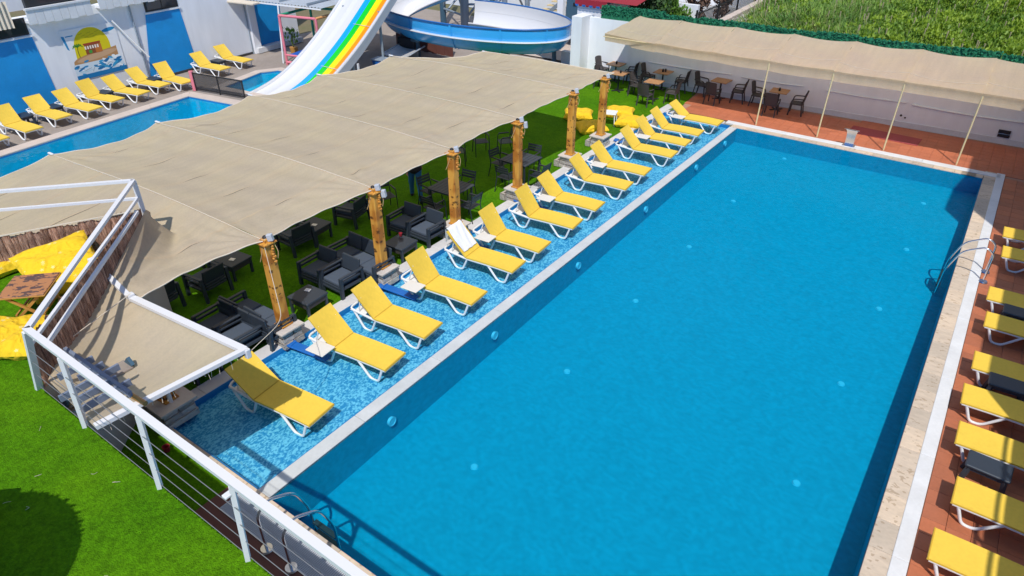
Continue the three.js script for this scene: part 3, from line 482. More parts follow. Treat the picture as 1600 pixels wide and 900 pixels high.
// waterfall spout, red mat
{
  const s = thing('waterfall_spout', 'curved stainless steel waterfall spout at the far pool edge', 'spout', [3.75, 0.02, -21.28], 0);
  part('curved_blade', G([0, 0.02].map((o) => sheet((u, v) => { const t = v; const z = 0.25 * pow(t, 2.2) - o * t, y = 0.62 * sin(min(1, t * 1.08) * PI * 0.52) - o * 0.6; return [lerp(-1, 1, u) * lerp(0.14, 0.24, ss(0.3, 1, t)) - 0.1 * t * 0, y, z]; }, 10, 20))), M.chrome, s);
  part('foot_plate', rb(0.4, 0.02, 0.3, 0.008, 0, 0.01, 0), M.chrome, s);
}
solo('red_mat', uvm(rb(2.3, 0.02, 0.8, 0.008, 4.55, 0.022, -23.05, 0, -WANG, 0)), M.redMat, 'faded red mat lying on the deck below the white wall', 'mat');
// ---------- lounge furniture under the canopy ----------
function seatPiece(name, label, w, group, cat) {   // resin armchair or sofa, facing +z
  const t = thing(name, label, cat, [0, 0, 0], 0, group), n = Math.round(w / 0.56), hw = w / 2;
  part('seat_base', G([rb(w - 0.04, 0.07, 0.6, 0.02, 0, 0.29, 0.02), rb(w - 0.08, 0.06, 0.04, 0.015, 0, 0.22, 0.31)]), M.resin, t);
  for (let k = 0; k < n; k++) { const cw = (w - 0.16) / n; part('seat_cushion', rb(cw - 0.015, 0.1, 0.56, 0.035, -hw + 0.08 + cw * (k + 0.5), 0.38, 0.03, 0, 0, 0, 3), M.cushion, t); }
  for (let k = 0; k < n; k++) { const cw = (w - 0.14) / n, x = -hw + 0.07 + cw * (k + 0.5); part('back_panel', G([rb(cw - 0.02, 0.36, 0.05, 0.02, x, 0.59, -0.31, -0.18)]), M.resin, t); }
  const slats = []; for (let k = 0; k < 3; k++) slats.push(rb(w - 0.2, 0.05, 0.02, 0.008, 0, 0.3 + 0.0 + k * 0.065, -0.345 + k * 0.004)); part('back_slats', slats, M.resin, t);
  for (const s of [-1, 1]) {
    part('arm', G([rb(0.075, 0.045, 0.66, 0.018, s * (hw - 0.03), 0.57, -0.01), rb(0.06, 0.05, 0.5, 0.015, s * (hw - 0.03), 0.47, -0.0)]), M.resin, t);
    part('leg', beam(V(s * (hw - 0.03), 0, 0.31), V(s * (hw - 0.03), 0.58, 0.29), 0.07, 0.07), M.resin, t);
    part('leg', beam(V(s * (hw - 0.03), 0, -0.36), V(s * (hw - 0.03), 0.6, -0.3), 0.07, 0.06), M.resin, t);
  }
  return t;
}
function coffeeTable(label, card) {
  const t = thing('coffee_table', label, 'coffee table', [0, 0, 0], 0, 'dark coffee tables under the canopy');
  part('table_top', rb(0.62, 0.05, 0.62, 0.02, 0, 0.4, 0), M.resin, t);
  part('woven_apron', rb(0.56, 0.13, 0.56, 0.02, 0, 0.31, 0), M.wicker, t);
  for (const a of [-1, 1]) for (const b of [-1, 1]) part('leg', rb(0.06, 0.38, 0.06, 0.012, a * 0.26, 0.19, b * 0.26), M.resin, t);
  return t;
}
{
  const ga = 'dark grey armchairs under the canopy', gs = 'dark grey sofas under the canopy';
  const groups = [['nearest group beside the stair canopy', -2.05], ['group between the second and third posts', -4.72], ['group between the third and fourth posts', -7.62]];
  const arm = seatPiece('armchair', 'a', 0.72, ga, 'armchair'), sofa = seatPiece('sofa', 's', 1.62, gs, 'sofa'), tab = coffeeTable('t'); let first = true;
  const put = (src, used, at, turn, label) => { if (!used.done) { used.done = true; src.position.set(...at); src.rotation.y = turn; src.userData.label = label; return src; } return dup(src, at, turn, label); };
  const ua = {}, us = {}, ut = {};
  groups.forEach(([w, z], i) => {
    put(arm, ua, [-4.2, 0.004, z - 0.05], 0.04, `left dark armchair of the pair in the ${w}`);
    put(arm, ua, [-3.5, 0.004, z - 0.1], -0.03, `right dark armchair of the pair in the ${w}`);
    if (i) put(sofa, us, [-3.72, 0.004, z + 2.0], PI + 0.03, `dark grey sofa seen from behind in the ${w}`);
    put(tab, ut, [-3.5, 0.004, z + 0.88], 0.05, `square dark coffee table in the ${w}`);
  });
  [[-5.95, -3.0, -1.5, 'behind the nearest group of seats'], [-5.95, -5.5, -1.6, 'behind the second wooden post'], [-5.9, -7.35, -1.35, 'left of the third wooden post'], [-6.2, -1.95, -1.4, 'at the canopy edge left of the nearest group'], [-7.3, -3.9, 1.5, 'deep under the canopy behind the white napkin table'], [-7.2, -6.2, 1.5, 'deep under the canopy behind the far group']]
    .forEach(([x, z, t, w]) => put(arm, ua, [x, 0.004, z], t, `single dark armchair turned to the side ${w}`));
  put(tab, ut, [-6.15, 0.004, -3.85], 0.1, 'dark coffee table with a white card, in the back row nearest the camera'); put(tab, ut, [-5.95, 0.004, -6.15], 0.1, 'dark coffee table with a white card, in the back row farther along');
  const cards = [[-6.1, -3.8, 'on the back row table nearer the camera'], [-5.9, -6.1, 'on the farther back row table'], [-3.62, -3.95, 'on the coffee table of the middle group']];
  for (const [x, z, w] of cards) solo('paper_card', rb(0.13, 0.012, 0.11, 0.004, x, 0.437, z, 0, 0.4, 0), M.white, `small white square card lying ${w}`, 'card', 'white cards on the coffee tables');
  const cup = thing('red_cup', 'small dark red cup on the coffee table of the far group', 'cup', [-3.68, 0.43, -6.95]); part('cup_body', new THREE.LatheGeometry([[0, 0], [0.035, 0], [0.045, 0.09], [0.04, 0.09], [0.032, 0.01], [0, 0.01]].map(([a, b]) => new THREE.Vector2(a, b)), 20), M.red, cup); part('cup_rim', new THREE.TorusGeometry(0.043, 0.004, 6, 20).rotateX(PI / 2).translate(0, 0.09, 0), M.red, cup);
}
// slatted metal chairs and tables
function metalChair(label) {   // faces +z
  const t = thing('metal_chair', label, 'chair', [0, 0, 0], 0, 'black slatted dining chairs under the canopy'), sl = [], bs = [];
  for (let k = 0; k < 6; k++) sl.push(rb(0.44, 0.015, 0.06, 0.005, 0, 0.45, -0.19 + k * 0.073)); part('seat', sl, M.darkMetal, t);
  for (let k = 0; k < 3; k++) bs.push(rb(0.43, 0.06, 0.014, 0.005, 0, 0.65 + k * 0.075, -0.245 - k * 0.018, -0.22)); part('backrest', bs, M.darkMetal, t);
  for (const s of [-1, 1]) {
    part('leg', tube([V(s * 0.235, 0, 0.22), V(s * 0.23, 0.64, 0.18), V(s * 0.235, 0.65, -0.2)], 0.014, { bend: 0.06 }), M.darkMetal, t);
    part('leg', tube([V(s * 0.235, 0, -0.3), V(s * 0.22, 0.45, -0.2), V(s * 0.22, 0.84, -0.3)], 0.014), M.darkMetal, t);
    part('armrest', rb(0.045, 0.018, 0.34, 0.008, s * 0.235, 0.665, -0.02), M.darkMetal, t);
  }
  return t;
}
{
  const ch = metalChair('c'); let done = false;
  const put = (x, z, turn, label) => { if (!done) { done = true; ch.position.set(x, 0.004, z); ch.rotation.y = turn; ch.userData.label = label; } else dup(ch, [x, 0.004, z], turn, label); };
  const tb = thing('metal_table', 'square dark slatted dining table beside the fourth wooden post', 'dining table', [-4.12, 0.004, -9.45], 0.02, 'dark slatted dining tables under the canopy');
  for (let k = 0; k < 8; k++) part('slat', rb(0.112, 0.025, 0.92, 0.006, -0.42 + k * 0.12, 0.73, 0), M.resin, tb);
  for (const a of [-1, 1]) for (const b of [-1, 1]) part('leg', rb(0.05, 0.72, 0.05, 0.01, a * 0.4, 0.36, b * 0.4), M.darkMetal, tb);
  part('frame', G([rb(0.86, 0.04, 0.03, 0.008, 0, 0.69, 0.4), rb(0.86, 0.04, 0.03, 0.008, 0, 0.69, -0.4)]), M.darkMetal, tb);
  dup(tb, [-3.72, 0.004, -12.25], 0.0, 'square dark slatted dining table behind the fifth wooden post');
  [['beside the fourth post', -4.12, -9.45], ['behind the fifth post', -3.72, -12.25]].forEach(([w, x, z]) => {
    put(x - 0.15, z - 0.75, 0.1, `black slatted chair on the far side of the dining table ${w}`); put(x - 0.72, z + 0.05, PI / 2 - 0.1, `black slatted chair on the left of the dining table ${w}`);
    put(x + 0.05, z + 0.78, PI, `black slatted chair on the camera side of the dining table ${w}`); put(x + 0.75, z + 0.15, -PI / 2, `black slatted chair on the ledge side of the dining table ${w}`);
  });
  put(-6.05, -13.3, 0.9, 'black chair by itself at the rear edge of the canopy, left one'); put(-5.4, -13.75, -0.7, 'black chair by itself at the rear edge of the canopy, right one'); put(-6.1, -12.2, 2.2, 'black chair half hidden by the canopy edge near the fourth post top'); put(-5.6, -8.4, 1.2, 'black slatted chair beside the walking person');
}
// wicker chairs and wood topped tables by the back wall
function wickerChair(label) {   // faces +z
  const t = thing('wicker_chair', label, 'chair', [0, 0, 0], 0, 'dark wicker armchairs by the back wall');
  part('seat', rb(0.48, 0.05, 0.46, 0.02, 0, 0.43, 0.0), M.wicker, t);
  part('backrest', G([0, 0.022].map((o) => sheet((u, v) => { const x = lerp(-0.23, 0.23, u); return [x, 0.45 + 0.47 * v - (v > 0.95 ? 0.03 * pow(abs(u - 0.5) * 2, 4) : 0), -0.22 - 0.1 * v - o + 0.05 * pow(abs(u - 0.5) * 2, 2)]; }, 10, 8))), M.wicker, t);
  for (const s of [-1, 1]) {
    part('arm', tube([V(s * 0.235, 0.43, 0.19), V(s * 0.26, 0.63, 0.16), V(s * 0.255, 0.65, -0.24)], 0.022, { bend: 0.09 }), M.wicker, t);
    part('leg', beam(V(s * 0.21, 0.42, 0.19), V(s * 0.24, 0, 0.23), 0.04, 0.04), M.wicker, t); part('leg', beam(V(s * 0.21, 0.42, -0.2), V(s * 0.23, 0, -0.27), 0.04, 0.04), M.wicker, t);
  }
  return t;
}
{
  const ch = wickerChair('c'); let done = false;
  const put = (x, z, turn, label, y = 0.004) => { if (!done) { done = true; ch.position.set(x, y, z); ch.rotation.y = turn; ch.userData.label = label; } else dup(ch, [x, y, z], turn, label); };
  const tb = thing('wood_table', 't', 'dining table', [0, 0, 0], 0, 'square wood topped tables by the back wall');
  part('table_top', uvm(rb(0.66, 0.035, 0.66, 0.01, 0, 0.74, 0)), M.woodTop, tb); part('pedestal', rod(V(0, 0.03, 0), V(0, 0.73, 0), 0.035), M.black, tb);
  part('foot', G([rb(0.55, 0.03, 0.07, 0.01, 0, 0.03, 0, 0, PI / 4), rb(0.55, 0.03, 0.07, 0.01, 0, 0.03, 0, 0, -PI / 4), rb(0.4, 0.03, 0.4, 0.01, 0, 0.715, 0)]), M.black, tb);
  const tabs = [[-6.5, -23.5, 'leftmost of the far tables, against the wall'], [-5.72, -22.3, 'front table left of the last wooden post'], [-4.3, -23.55, 'on the lawn against the wall, right of centre'], [-4.0, -22.05, 'on the lawn in front, nearest the yellow beanbags'], [-1.85, -23.75, 'on the terracotta deck corner, left one'], [0.5, -23.7, 'on the terracotta deck, right one behind a pole']];
  tabs.forEach(([x, z, w], i) => { const o = i ? dup(tb, [x, 0.004, z], 0.08, '') : tb; o.position.set(x, 0.004, z); o.rotation.y = 0.1 * sin(i * 3); o.userData.label = `square wood topped pedestal table ${w}`; });
  [[-7.2, -23.6, 1.5, 'left of the leftmost far table'], [-5.85, -23.65, -1.4, 'right of the leftmost far table'], [-6.5, -22.3, 1.6, 'left of the front lawn table, behind the last post'], [-5.0, -22.45, -1.5, 'right of the front lawn table left of centre'], [-5.05, -23.75, 1.6, 'left of the lawn table against the wall'], [-3.55, -23.8, -1.45, 'right of the lawn table against the wall'], [-3.95, -21.25, 3.1, 'with its back to the camera, at the lawn table nearest the beanbags'], [-4.78, -22.15, 1.5, 'left of the lawn table nearest the beanbags'], [-3.2, -22.1, -1.5, 'right of the lawn table nearest the beanbags'],
   [-2.65, -23.8, 1.55, 'left of the left deck table'], [-1.1, -23.75, -1.4, 'right of the left deck table'], [-1.85, -22.95, 3.05, 'with its back to the camera at the left deck table'], [-0.28, -23.75, 1.6, 'left of the right deck table, behind the pole'], [1.25, -23.6, -1.45, 'right of the right deck table'], [0.5, -22.9, 3.2, 'with its back to the camera at the right deck table']]
    .forEach(([x, z, t, w], i) => put(x, z, t, `dark wicker armchair ${w}`, i > 8 ? 0.012 : 0.004));
  [[-6.48, -23.5], [-5.65, -22.3], [-4.3, -23.5], [-4.22, -23.58], [0.5, -23.65]].forEach(([x, z], i) => { const o = thing('condiment_pot', ['small black condiment pot on the leftmost far table', 'small black condiment pot on the front lawn table', 'small black pot, left of two on the lawn table against the wall', 'small black pot, right of two on the lawn table against the wall', 'small black condiment pot on the right deck table'][i], 'pot', [x, 0.765, z], 0, 'black condiment pots on the wood tables'); part('pot_body', new THREE.CylinderGeometry(0.045, 0.04, 0.09, 14).translate(0, 0.045, 0), M.black, o); part('pot_lid', new THREE.SphereGeometry(0.03, 10, 8).translate(0, 0.1, 0), M.black, o); });
}
// beanbags
function pillow(w, d, h, s = 0, wrk = 0.02) {   // a filled square bag: pinched corners, puffed middle
  const f = (sgn) => sheet((u, v) => { const a = u * 2 - 1, b = v * 2 - 1, k = pow(max(0, (1 - a * a * a * a)) * max(0, (1 - b * b * b * b)), 0.42), pin = 1 - 0.1 * (1 - abs(a)) * abs(b) ** 3 , pin2 = 1 - 0.1 * (1 - abs(b)) * abs(a) ** 3; return [a * w / 2 * pin2, h * (0.42 + sgn * 0.5 * k) + k * wrk * sin(a * 9 + s + b * 4) * (0.4 + abs(a * b)), b * d / 2 * pin]; }, 26, 26);
  return uvm(G([f(1), f(-1)]), s, s * 0.3);
}
{
  const g = 'yellow beanbags on the lower lawn';
  [[-5.3, -18.35, 0.5, 'left one, behind the dark post'], [-4.2, -17.4, 0.8, 'front one, at the foot of the last wooden post'], [-4.15, -19.5, 0.4, 'far one, behind the little white table'], [-3.3, -18.75, 0.3, 'right one, beside the water ledge']].forEach(([x, z, t, w], i) => { const o = solo('beanbag', pillow(1.1, 0.95, 0.34, i), M.yellowPlain, `plain yellow beanbag, ${w}`, 'beanbag', g); o.position.set(x, 0.0, z); o.rotation.y = t; });
  const t = thing('white_side_table', 'small white plastic table standing between the yellow beanbags', 'side table', [-4.0, 0.004, -18.4], 0.3); part('table_top', rb(0.5, 0.03, 0.5, 0.014, 0, 0.45, 0), M.white, t); for (const a of [-1, 1]) for (const b of [-1, 1]) part('leg', rod(V(a * 0.2, 0.44, b * 0.2), V(a * 0.23, 0, b * 0.23), 0.02), M.white, t);
  const G2 = 'yellow floral beanbags on the raised lawn';
  const bag = (w, d, h, s, x, z, t, tiltX, tiltZ, y, label) => { const o = solo('floral_beanbag', pillow(w, d, h, s, 0.045), M.yellowCloth, label, 'beanbag', G2); o.position.set(x, P0 + y, z); o.rotation.set(tiltX, t, tiltZ); };
  bag(1.2, 1.2, 0.28, 1, -6.15, 0.6, 0.0, 0, 0, 0, 'yellow floral beanbag in the upper left corner against the bark wall');
  bag(1.2, 1.2, 0.28, 2, -4.72, -0.02, -0.2, 0.1, -0.33, 0.19, 'yellow floral beanbag leaning where the two bark walls meet');
  bag(1.25, 1.05, 0.26, 3, -3.55, 1.35, 0.75, 0, 0, 0, 'yellow floral beanbag in front, below the folding table');
}
// ---------- on and around the raised lawn ----------
const dirD = V(TL[0] - TC[0], 0, TL[1] - TC[1]).normalize(), dirE = V(-0.67, 0, 0.74).normalize();
{
  const r = thing('white_railing', 'white railing with a broad top beam and thin cables round the raised lawn', 'railing', [0, 0, 0]);
  const H = 3.45, c = V(-1.71, H, 1.53), l = V(TL[0], H, TL[1]), e = l.clone().addScaledVector(dirE, 8), n = V(12.5, H, 1.56);
  const dn = (p, y) => V(p.x, y, p.z);
  part('top_beam', uvm(beam(c.clone().add(V(-0.03, 0, 0)), n, 0.085, 0.05)), M.whiteMetal, r); part('top_beam', uvm(beam(c, l, 0.075, 0.05)), M.whiteMetal, r); part('top_beam', uvm(beam(l, e, 0.075, 0.05)), M.whiteMetal, r);
  part('lower_beam', uvm(beam(V(-1.98, 3.08, 1.5), dn(l, 3.12), 0.045, 0.045)), M.whiteMetal, r); part('lower_beam', uvm(beam(V(-1.84, 3.04, 1.4), dn(l, 3.06).addScaledVector(dirD, -0.5).add(V(0.1, 0, -0.09)), 0.05, 0.05)), M.whiteMetal, r);
  part('lower_beam', uvm(beam(dn(l, 3.1), dn(e, 3.1), 0.05, 0.045)), M.whiteMetal, r);
  for (const x of [-2.15, -0.9, 0.8, 2.43, 4.15, 5.85, 7.6, 9.3]) part('railing_post', G([uvm(beam(V(x, P0 - 0.02, 1.6), V(x < -2 ? -1.73 : x + 0.04, H - 0.03, 1.545), 0.085, 0.05), x), ...(x === 2.43 ? [rb(0.07, 0.03, 0.1, 0.01, x + 0.03, H - 0.14, 1.6)] : [])]), M.whiteMetal, r);
  part('railing_post', uvm(beam(dn(l, 2.2), l, 0.07, 0.07)), M.whiteMetal, r); for (const t of [0.02, 3.2, 6.2]) { const q = l.clone().addScaledVector(dirE, t + 0.4); if (t > 1) part('railing_post', uvm(beam(dn(q, 3.1), q, 0.04, 0.04)), M.whiteMetal, r); }
  for (const y of [2.36, 2.62, 2.88, 3.14]) part('cable', rod(V(lerp(-2.12, -1.76, (y - 2.3) / 1.1), y, 1.59), V(12.4, y, 1.6), 0.0045, 0.0045, 6), M.cable, r);
}
// bark slab walls
function barkWall(name, label, a, d, len, top, face) {
  const w = thing(name, label, 'bark wall', [0, 0, 0]), ms = [M.bark, M.barkDark, M.barkPale];
  for (let s = 0, k = 0; s < len; k++) {
    const wd = rr(0.085, 0.14), h = top - P0 + rr(-0.045, 0.03); const g = new THREE.CylinderGeometry(0.5, 0.5, 1, 9, 5, true, 0, PI), p = g.attributes.position;
    for (let i = 0; i < p.count; i++) { const y = p.getY(i); const q = 1 + 0.14 * sin(y * 9 + k * 3 + p.getX(i) * 4) + (rnd() - 0.5) * 0.1; p.setX(i, p.getX(i) * q); p.setZ(i, p.getZ(i) * q + 0.06 * sin(y * 5 + k)); if (y > 0.45) p.setY(i, y + 0.02 * sin(p.getZ(i) * 11 + k)); }
    g.computeVertexNormals(); const back = g.clone().rotateY(PI), o = part('plank', uvm(G([g, back]), k * 0.23, k * 0.41), ms[floor(rnd() * 3)], w);
    const c = V(a[0], 0, a[1]).addScaledVector(d, s + wd / 2); o.position.set(c.x, P0 - 0.03 + h / 2, c.z); o.rotation.y = Math.atan2(d.x, d.z); o.scale.set(0.05, h, wd * 1.04); o.rotation.z = rr(-0.012, 0.012); s += wd;
  }
  part('back_rail', G([beam(V(a[0], P0 + 0.2, a[1]), V(a[0], P0 + 0.2, a[1]).addScaledVector(d, len), 0.03, 0.06), beam(V(a[0], top - 0.15, a[1]), V(a[0], top - 0.15, a[1]).addScaledVector(d, len), 0.03, 0.06)]), M.barkDark, w);
  return w;
}
barkWall('bark_wall', 'wall of upright brown bark slabs behind the floral beanbags', [-4.86, -1.45], V(-0.43, 0, 0.9).normalize(), 5.2, 3.0);
barkWall('bark_wall', 'wall of upright bark slabs under the slanting white railing', [TC[0] - 0.02, TC[1] - 0.05], dirD, 4.1, 3.02);
solo('canopy_fringe', beam(V(-4.78, 3.0, -1.52), V(-6.75, 3.02, 2.5), 0.02, 0.02), M.seam, 'pale cord running along the top of the brown bark wall', 'cord');
{ // folding table with printed top
  const t = thing('folding_table', 'folding wooden table with a mottled leaf print top on the raised lawn', 'table', [-4.02, P0 + 0.006, 0.72], 0.8);
  part('table_top', uvm(rb(0.66, 0.03, 0.66, 0.012, 0, 0.52, 0)), M.leafprint, t); part('edge_trim', G([rb(0.68, 0.022, 0.02, 0.006, 0, 0.508, 0.335), rb(0.68, 0.022, 0.02, 0.006, 0, 0.508, -0.335), rb(0.02, 0.022, 0.68, 0.006, 0.335, 0.508, 0), rb(0.02, 0.022, 0.68, 0.006, -0.335, 0.508, 0)]), M.folding, t);
  for (const z of [-0.27, 0.27]) for (const s of [-1, 1]) part('leg', beam(V(s * 0.3, 0, z), V(-s * 0.24, 0.5, z + s * 0.02), 0.03, 0.04), M.folding, t);
  part('stretcher', G([beam(V(0.2, 0.16, -0.28), V(0.2, 0.16, 0.28), 0.025, 0.025), beam(V(-0.2, 0.16, -0.28), V(-0.2, 0.16, 0.28), 0.025, 0.025)]), M.folding, t);
}
{ // small canopy over the steps at the corner of the raised lawn
  const c = thing('stair_canopy', 'small beige cloth canopy in a white metal frame below the raised lawn corner', 'canopy', [0, 0, 0]), y = 2.4;
  const A0 = V(-4.28, y + 0.32, -0.32), A = V(-3.13, y, -0.29), B = V(-0.46, y, -0.5), C = V(-0.68, y - 0.01, 1.56), D = V(-2.16, y - 0.02, 1.46);
  const f = (u, v) => { const p = (u < 0.3 ? A0.clone().lerp(A, u / 0.3) : A.clone().lerp(B, (u - 0.3) / 0.7)).add(V(0, -0.035, 0)), q = D.clone().lerp(C, u), r = p.lerp(q, v); return [r.x, r.y - 0.03 - 0.26 * sin(PI * u) * sin(PI * v) + 0.012 * sin(u * 14 + v * 6) * sin(PI * v), r.z]; };
  part('canopy_cloth', uvm(sheet(f, 40, 24)), M.net, c);
  part('frame_bar', uvm(beam(A, B, 0.11, 0.06)), M.whiteMetal, c); part('frame_bar', uvm(beam(A0, A.clone().add(V(-0.08, 0, 0)), 0.09, 0.05)), M.whiteMetal, c); part('frame_bar', uvm(beam(V(B.x, y, B.z - 0.03), C, 0.09, 0.06)), M.whiteMetal, c); part('frame_joint', G([rb(0.1, 0.1, 0.12, 0.02, A.x, y + 0.03, A.z), rb(0.08, 0.16, 0.08, 0.015, B.x + 0.02, y - 0.06, B.z - 0.02)]), M.whiteMetal, c);
  part('frame_post', rod(V(B.x - 2.3, 0.4, B.z + 0.32), V(B.x - 2.3, y - 0.2, B.z + 0.32), 0.04), M.whiteMetal, c);
  part('purlin', uvm(beam(V(-2.42, y + 0.1, 1.05), V(-0.75, y + 0.1, 1.02), 0.05, 0.09)), M.rafter, c); part('rust_pipe', rod(V(-0.85, y + 0.04, 1.0), V(-0.5, y + 0.04, 0.98), 0.035), M.folding, c);
  for (const [x, z0, z1] of [[-1.44, 0.8, 1.6], [-1.0, 0.88, 1.56], [-1.66, 0.9, 1.25], [-1.9, 0.92, 1.4], [-1.22, 0.95, 1.5]]) part('rafter', uvm(beam(V(x, y + 0.1, z0), V(x, y + 0.08, z1), 0.035, 0.1)), M.rafter, c);
  part('tie_cord', tube([V(A.x + 0.02, y + 0.08, A.z), V(-2.75, y + 0.02, 0.9)], 0.008, { rad: 5 }), M.seam, c);
  part('guy_wire', tube([V(B.x + 0.05, y - 0.05, B.z), V(B.x - 0.3, y - 0.12, B.z - 0.9), V(-2.9, 2.3, -2.7)], 0.006, { rad: 5, bend: 0.3 }), M.seam, c);
  const fr = []; for (let k = 0; k < 22; k++) { const t = k / 22 + rr(0, 0.03), p = V(B.x, y - 0.03, B.z).lerp(C, t); const L = rr(0.05, 0.2); fr.push(tube([p, V(p.x + rr(-0.04, 0.04), p.y - L, p.z + rr(-0.04, 0.04))], 0.004, { rad: 4 })); } part('loose_threads', fr, M.seam, c);
}
{ // steps from the lower level up to the lawn, under that canopy
  const s = thing('lawn_steps', 'dark steel steps with tan treads under the small canopy', 'steps', [0, 0, 0]);
  for (let k = 0; k < 9; k++) part('tread', uvm(rb(0.27, 0.04, 0.9, 0.01, -1.95 + 0.0 + k * 0.02 - 0.0, 2.1 - k * 0.24, 0.95 - k * 0.0, 0, 0, 0).translate(0.0 - k * 0.24, 0, 0)), M.deck, s);
  for (const z of [0.5, 1.4]) part('stringer', beam(V(-1.85, 2.2, z), V(-3.95, 0.1, z), 0.05, 0.14), M.steelDark, s);
}
{ // chrome ladders
  const lad = (label, pos, turn) => { const t = thing('pool_ladder', label, 'pool ladder', pos, turn, 'chrome pool ladders'); for (const x of [-0.27, 0.27]) { part('handrail', tube([V(x, 0, 0.6), V(x, 0.72, 0.6), V(x, 0.86, 0.4), V(x, 0.62, -0.02), V(x, 0.1, -0.2), V(x, -0.62, -0.22)], 0.021, { bend: 0.16, rad: 10 }), M.chrome, t); part('floor_plate', new THREE.CylinderGeometry(0.085, 0.1, 0.025, 20).translate(x, 0.014, 0.6), M.chrome, t); } for (const y of [-0.22, -0.45]) part('step', rb(0.5, 0.03, 0.09, 0.012, 0, y, -0.22), M.darkMetal, t); return t; };
  const a = lad('chrome pool ladder at the near end beneath the white railing', [1.02, 0.02, 0.0], 0);
  dup(a, [7.83, 0.02, -14.08], PI / 2, 'chrome pool ladder on the right side beside the deck loungers');
}
{ // thatched parasol whose shade falls on the lawn
  const u = thing('thatched_parasol', 'round thatched parasol whose shadow falls on the raised lawn', 'parasol', [1.02, P0, 4.55]);
  part('pole', rod(V(0, 0, 0), V(0, 2.5, 0), 0.04), M.trunk, u); const th = [];
  for (let k = 0; k < 260; k++) { const a = k / 260 * 2 * PI, L = 0.99 + 0.03 * sin(k * 5.3); th.push(beam(V(0, 2.62 + 0.02 * (k % 3), 0), V(cos(a) * L, 2.12 + 0.03 * (k % 3), sin(a) * L), rr(0.022, 0.05), 0.015)); }
  part('thatch', th, M.dry, u).userData.kind = 'stuff'; part('thatch_skirt', new THREE.CylinderGeometry(0.98, 1.03, 0.12, 40, 1, true).translate(0, 2.12, 0), M.dry, u); part('thatch_layer', new THREE.ConeGeometry(1.0, 0.5, 60, 1, true).translate(0, 2.36, 0), M.dryThin, u); part('hub', new THREE.ConeGeometry(0.32, 0.2, 20).translate(0, 2.66, 0), M.dry, u);
  const b = thing('dark_bench', 'dark bench end in the round parasol shadow at the left edge', 'bench', [-0.62, P0, 3.28], 0.75); part('bench_seat', rb(1.1, 0.05, 0.3, 0.015, 0, 0.45, 0), M.steelDark, b); for (const x of [-0.45, 0.45]) part('leg', rb(0.05, 0.44, 0.26, 0.01, x, 0.22, 0), M.folding, b);
  part('backrest', rb(1.1, 0.03, 0.06, 0.01, 0, 0.2, 0.05), M.folding, b);
}
solo('red_bucket', G([new THREE.CylinderGeometry(0.06, 0.05, 0.1, 18, 1, true).translate(-2.2, 0.06, 0.35), new THREE.CylinderGeometry(0.05, 0.05, 0.01, 18).translate(-2.2, 0.02, 0.35), new THREE.TorusGeometry(0.06, 0.006, 6, 20).rotateX(PI / 2).translate(-2.2, 0.11, 0.35)]), M.red, 'small red pail by the near corner of the water ledge', 'pail');

{ // small bits lying on the raised lawn
  const bits = []; for (let k = 0; k < 18; k++) { const x = rr(-2.4, 1.6), z = rr(1.8, 4.4); bits.push(tube([V(x, P0 + 0.02, z), V(x + rr(-0.05, 0.05), P0 + 0.03, z + rr(-0.05, 0.05)), V(x + rr(-0.07, 0.07), P0 + 0.018, z + rr(-0.07, 0.07))], 0.0022, { rad: 4, bend: 0.02 })); }
  const o = part('lawn_debris', bits, M.seam, scene); o.userData = { kind: 'stuff', label: 'small pale bits scattered on the raised lawn' };
}
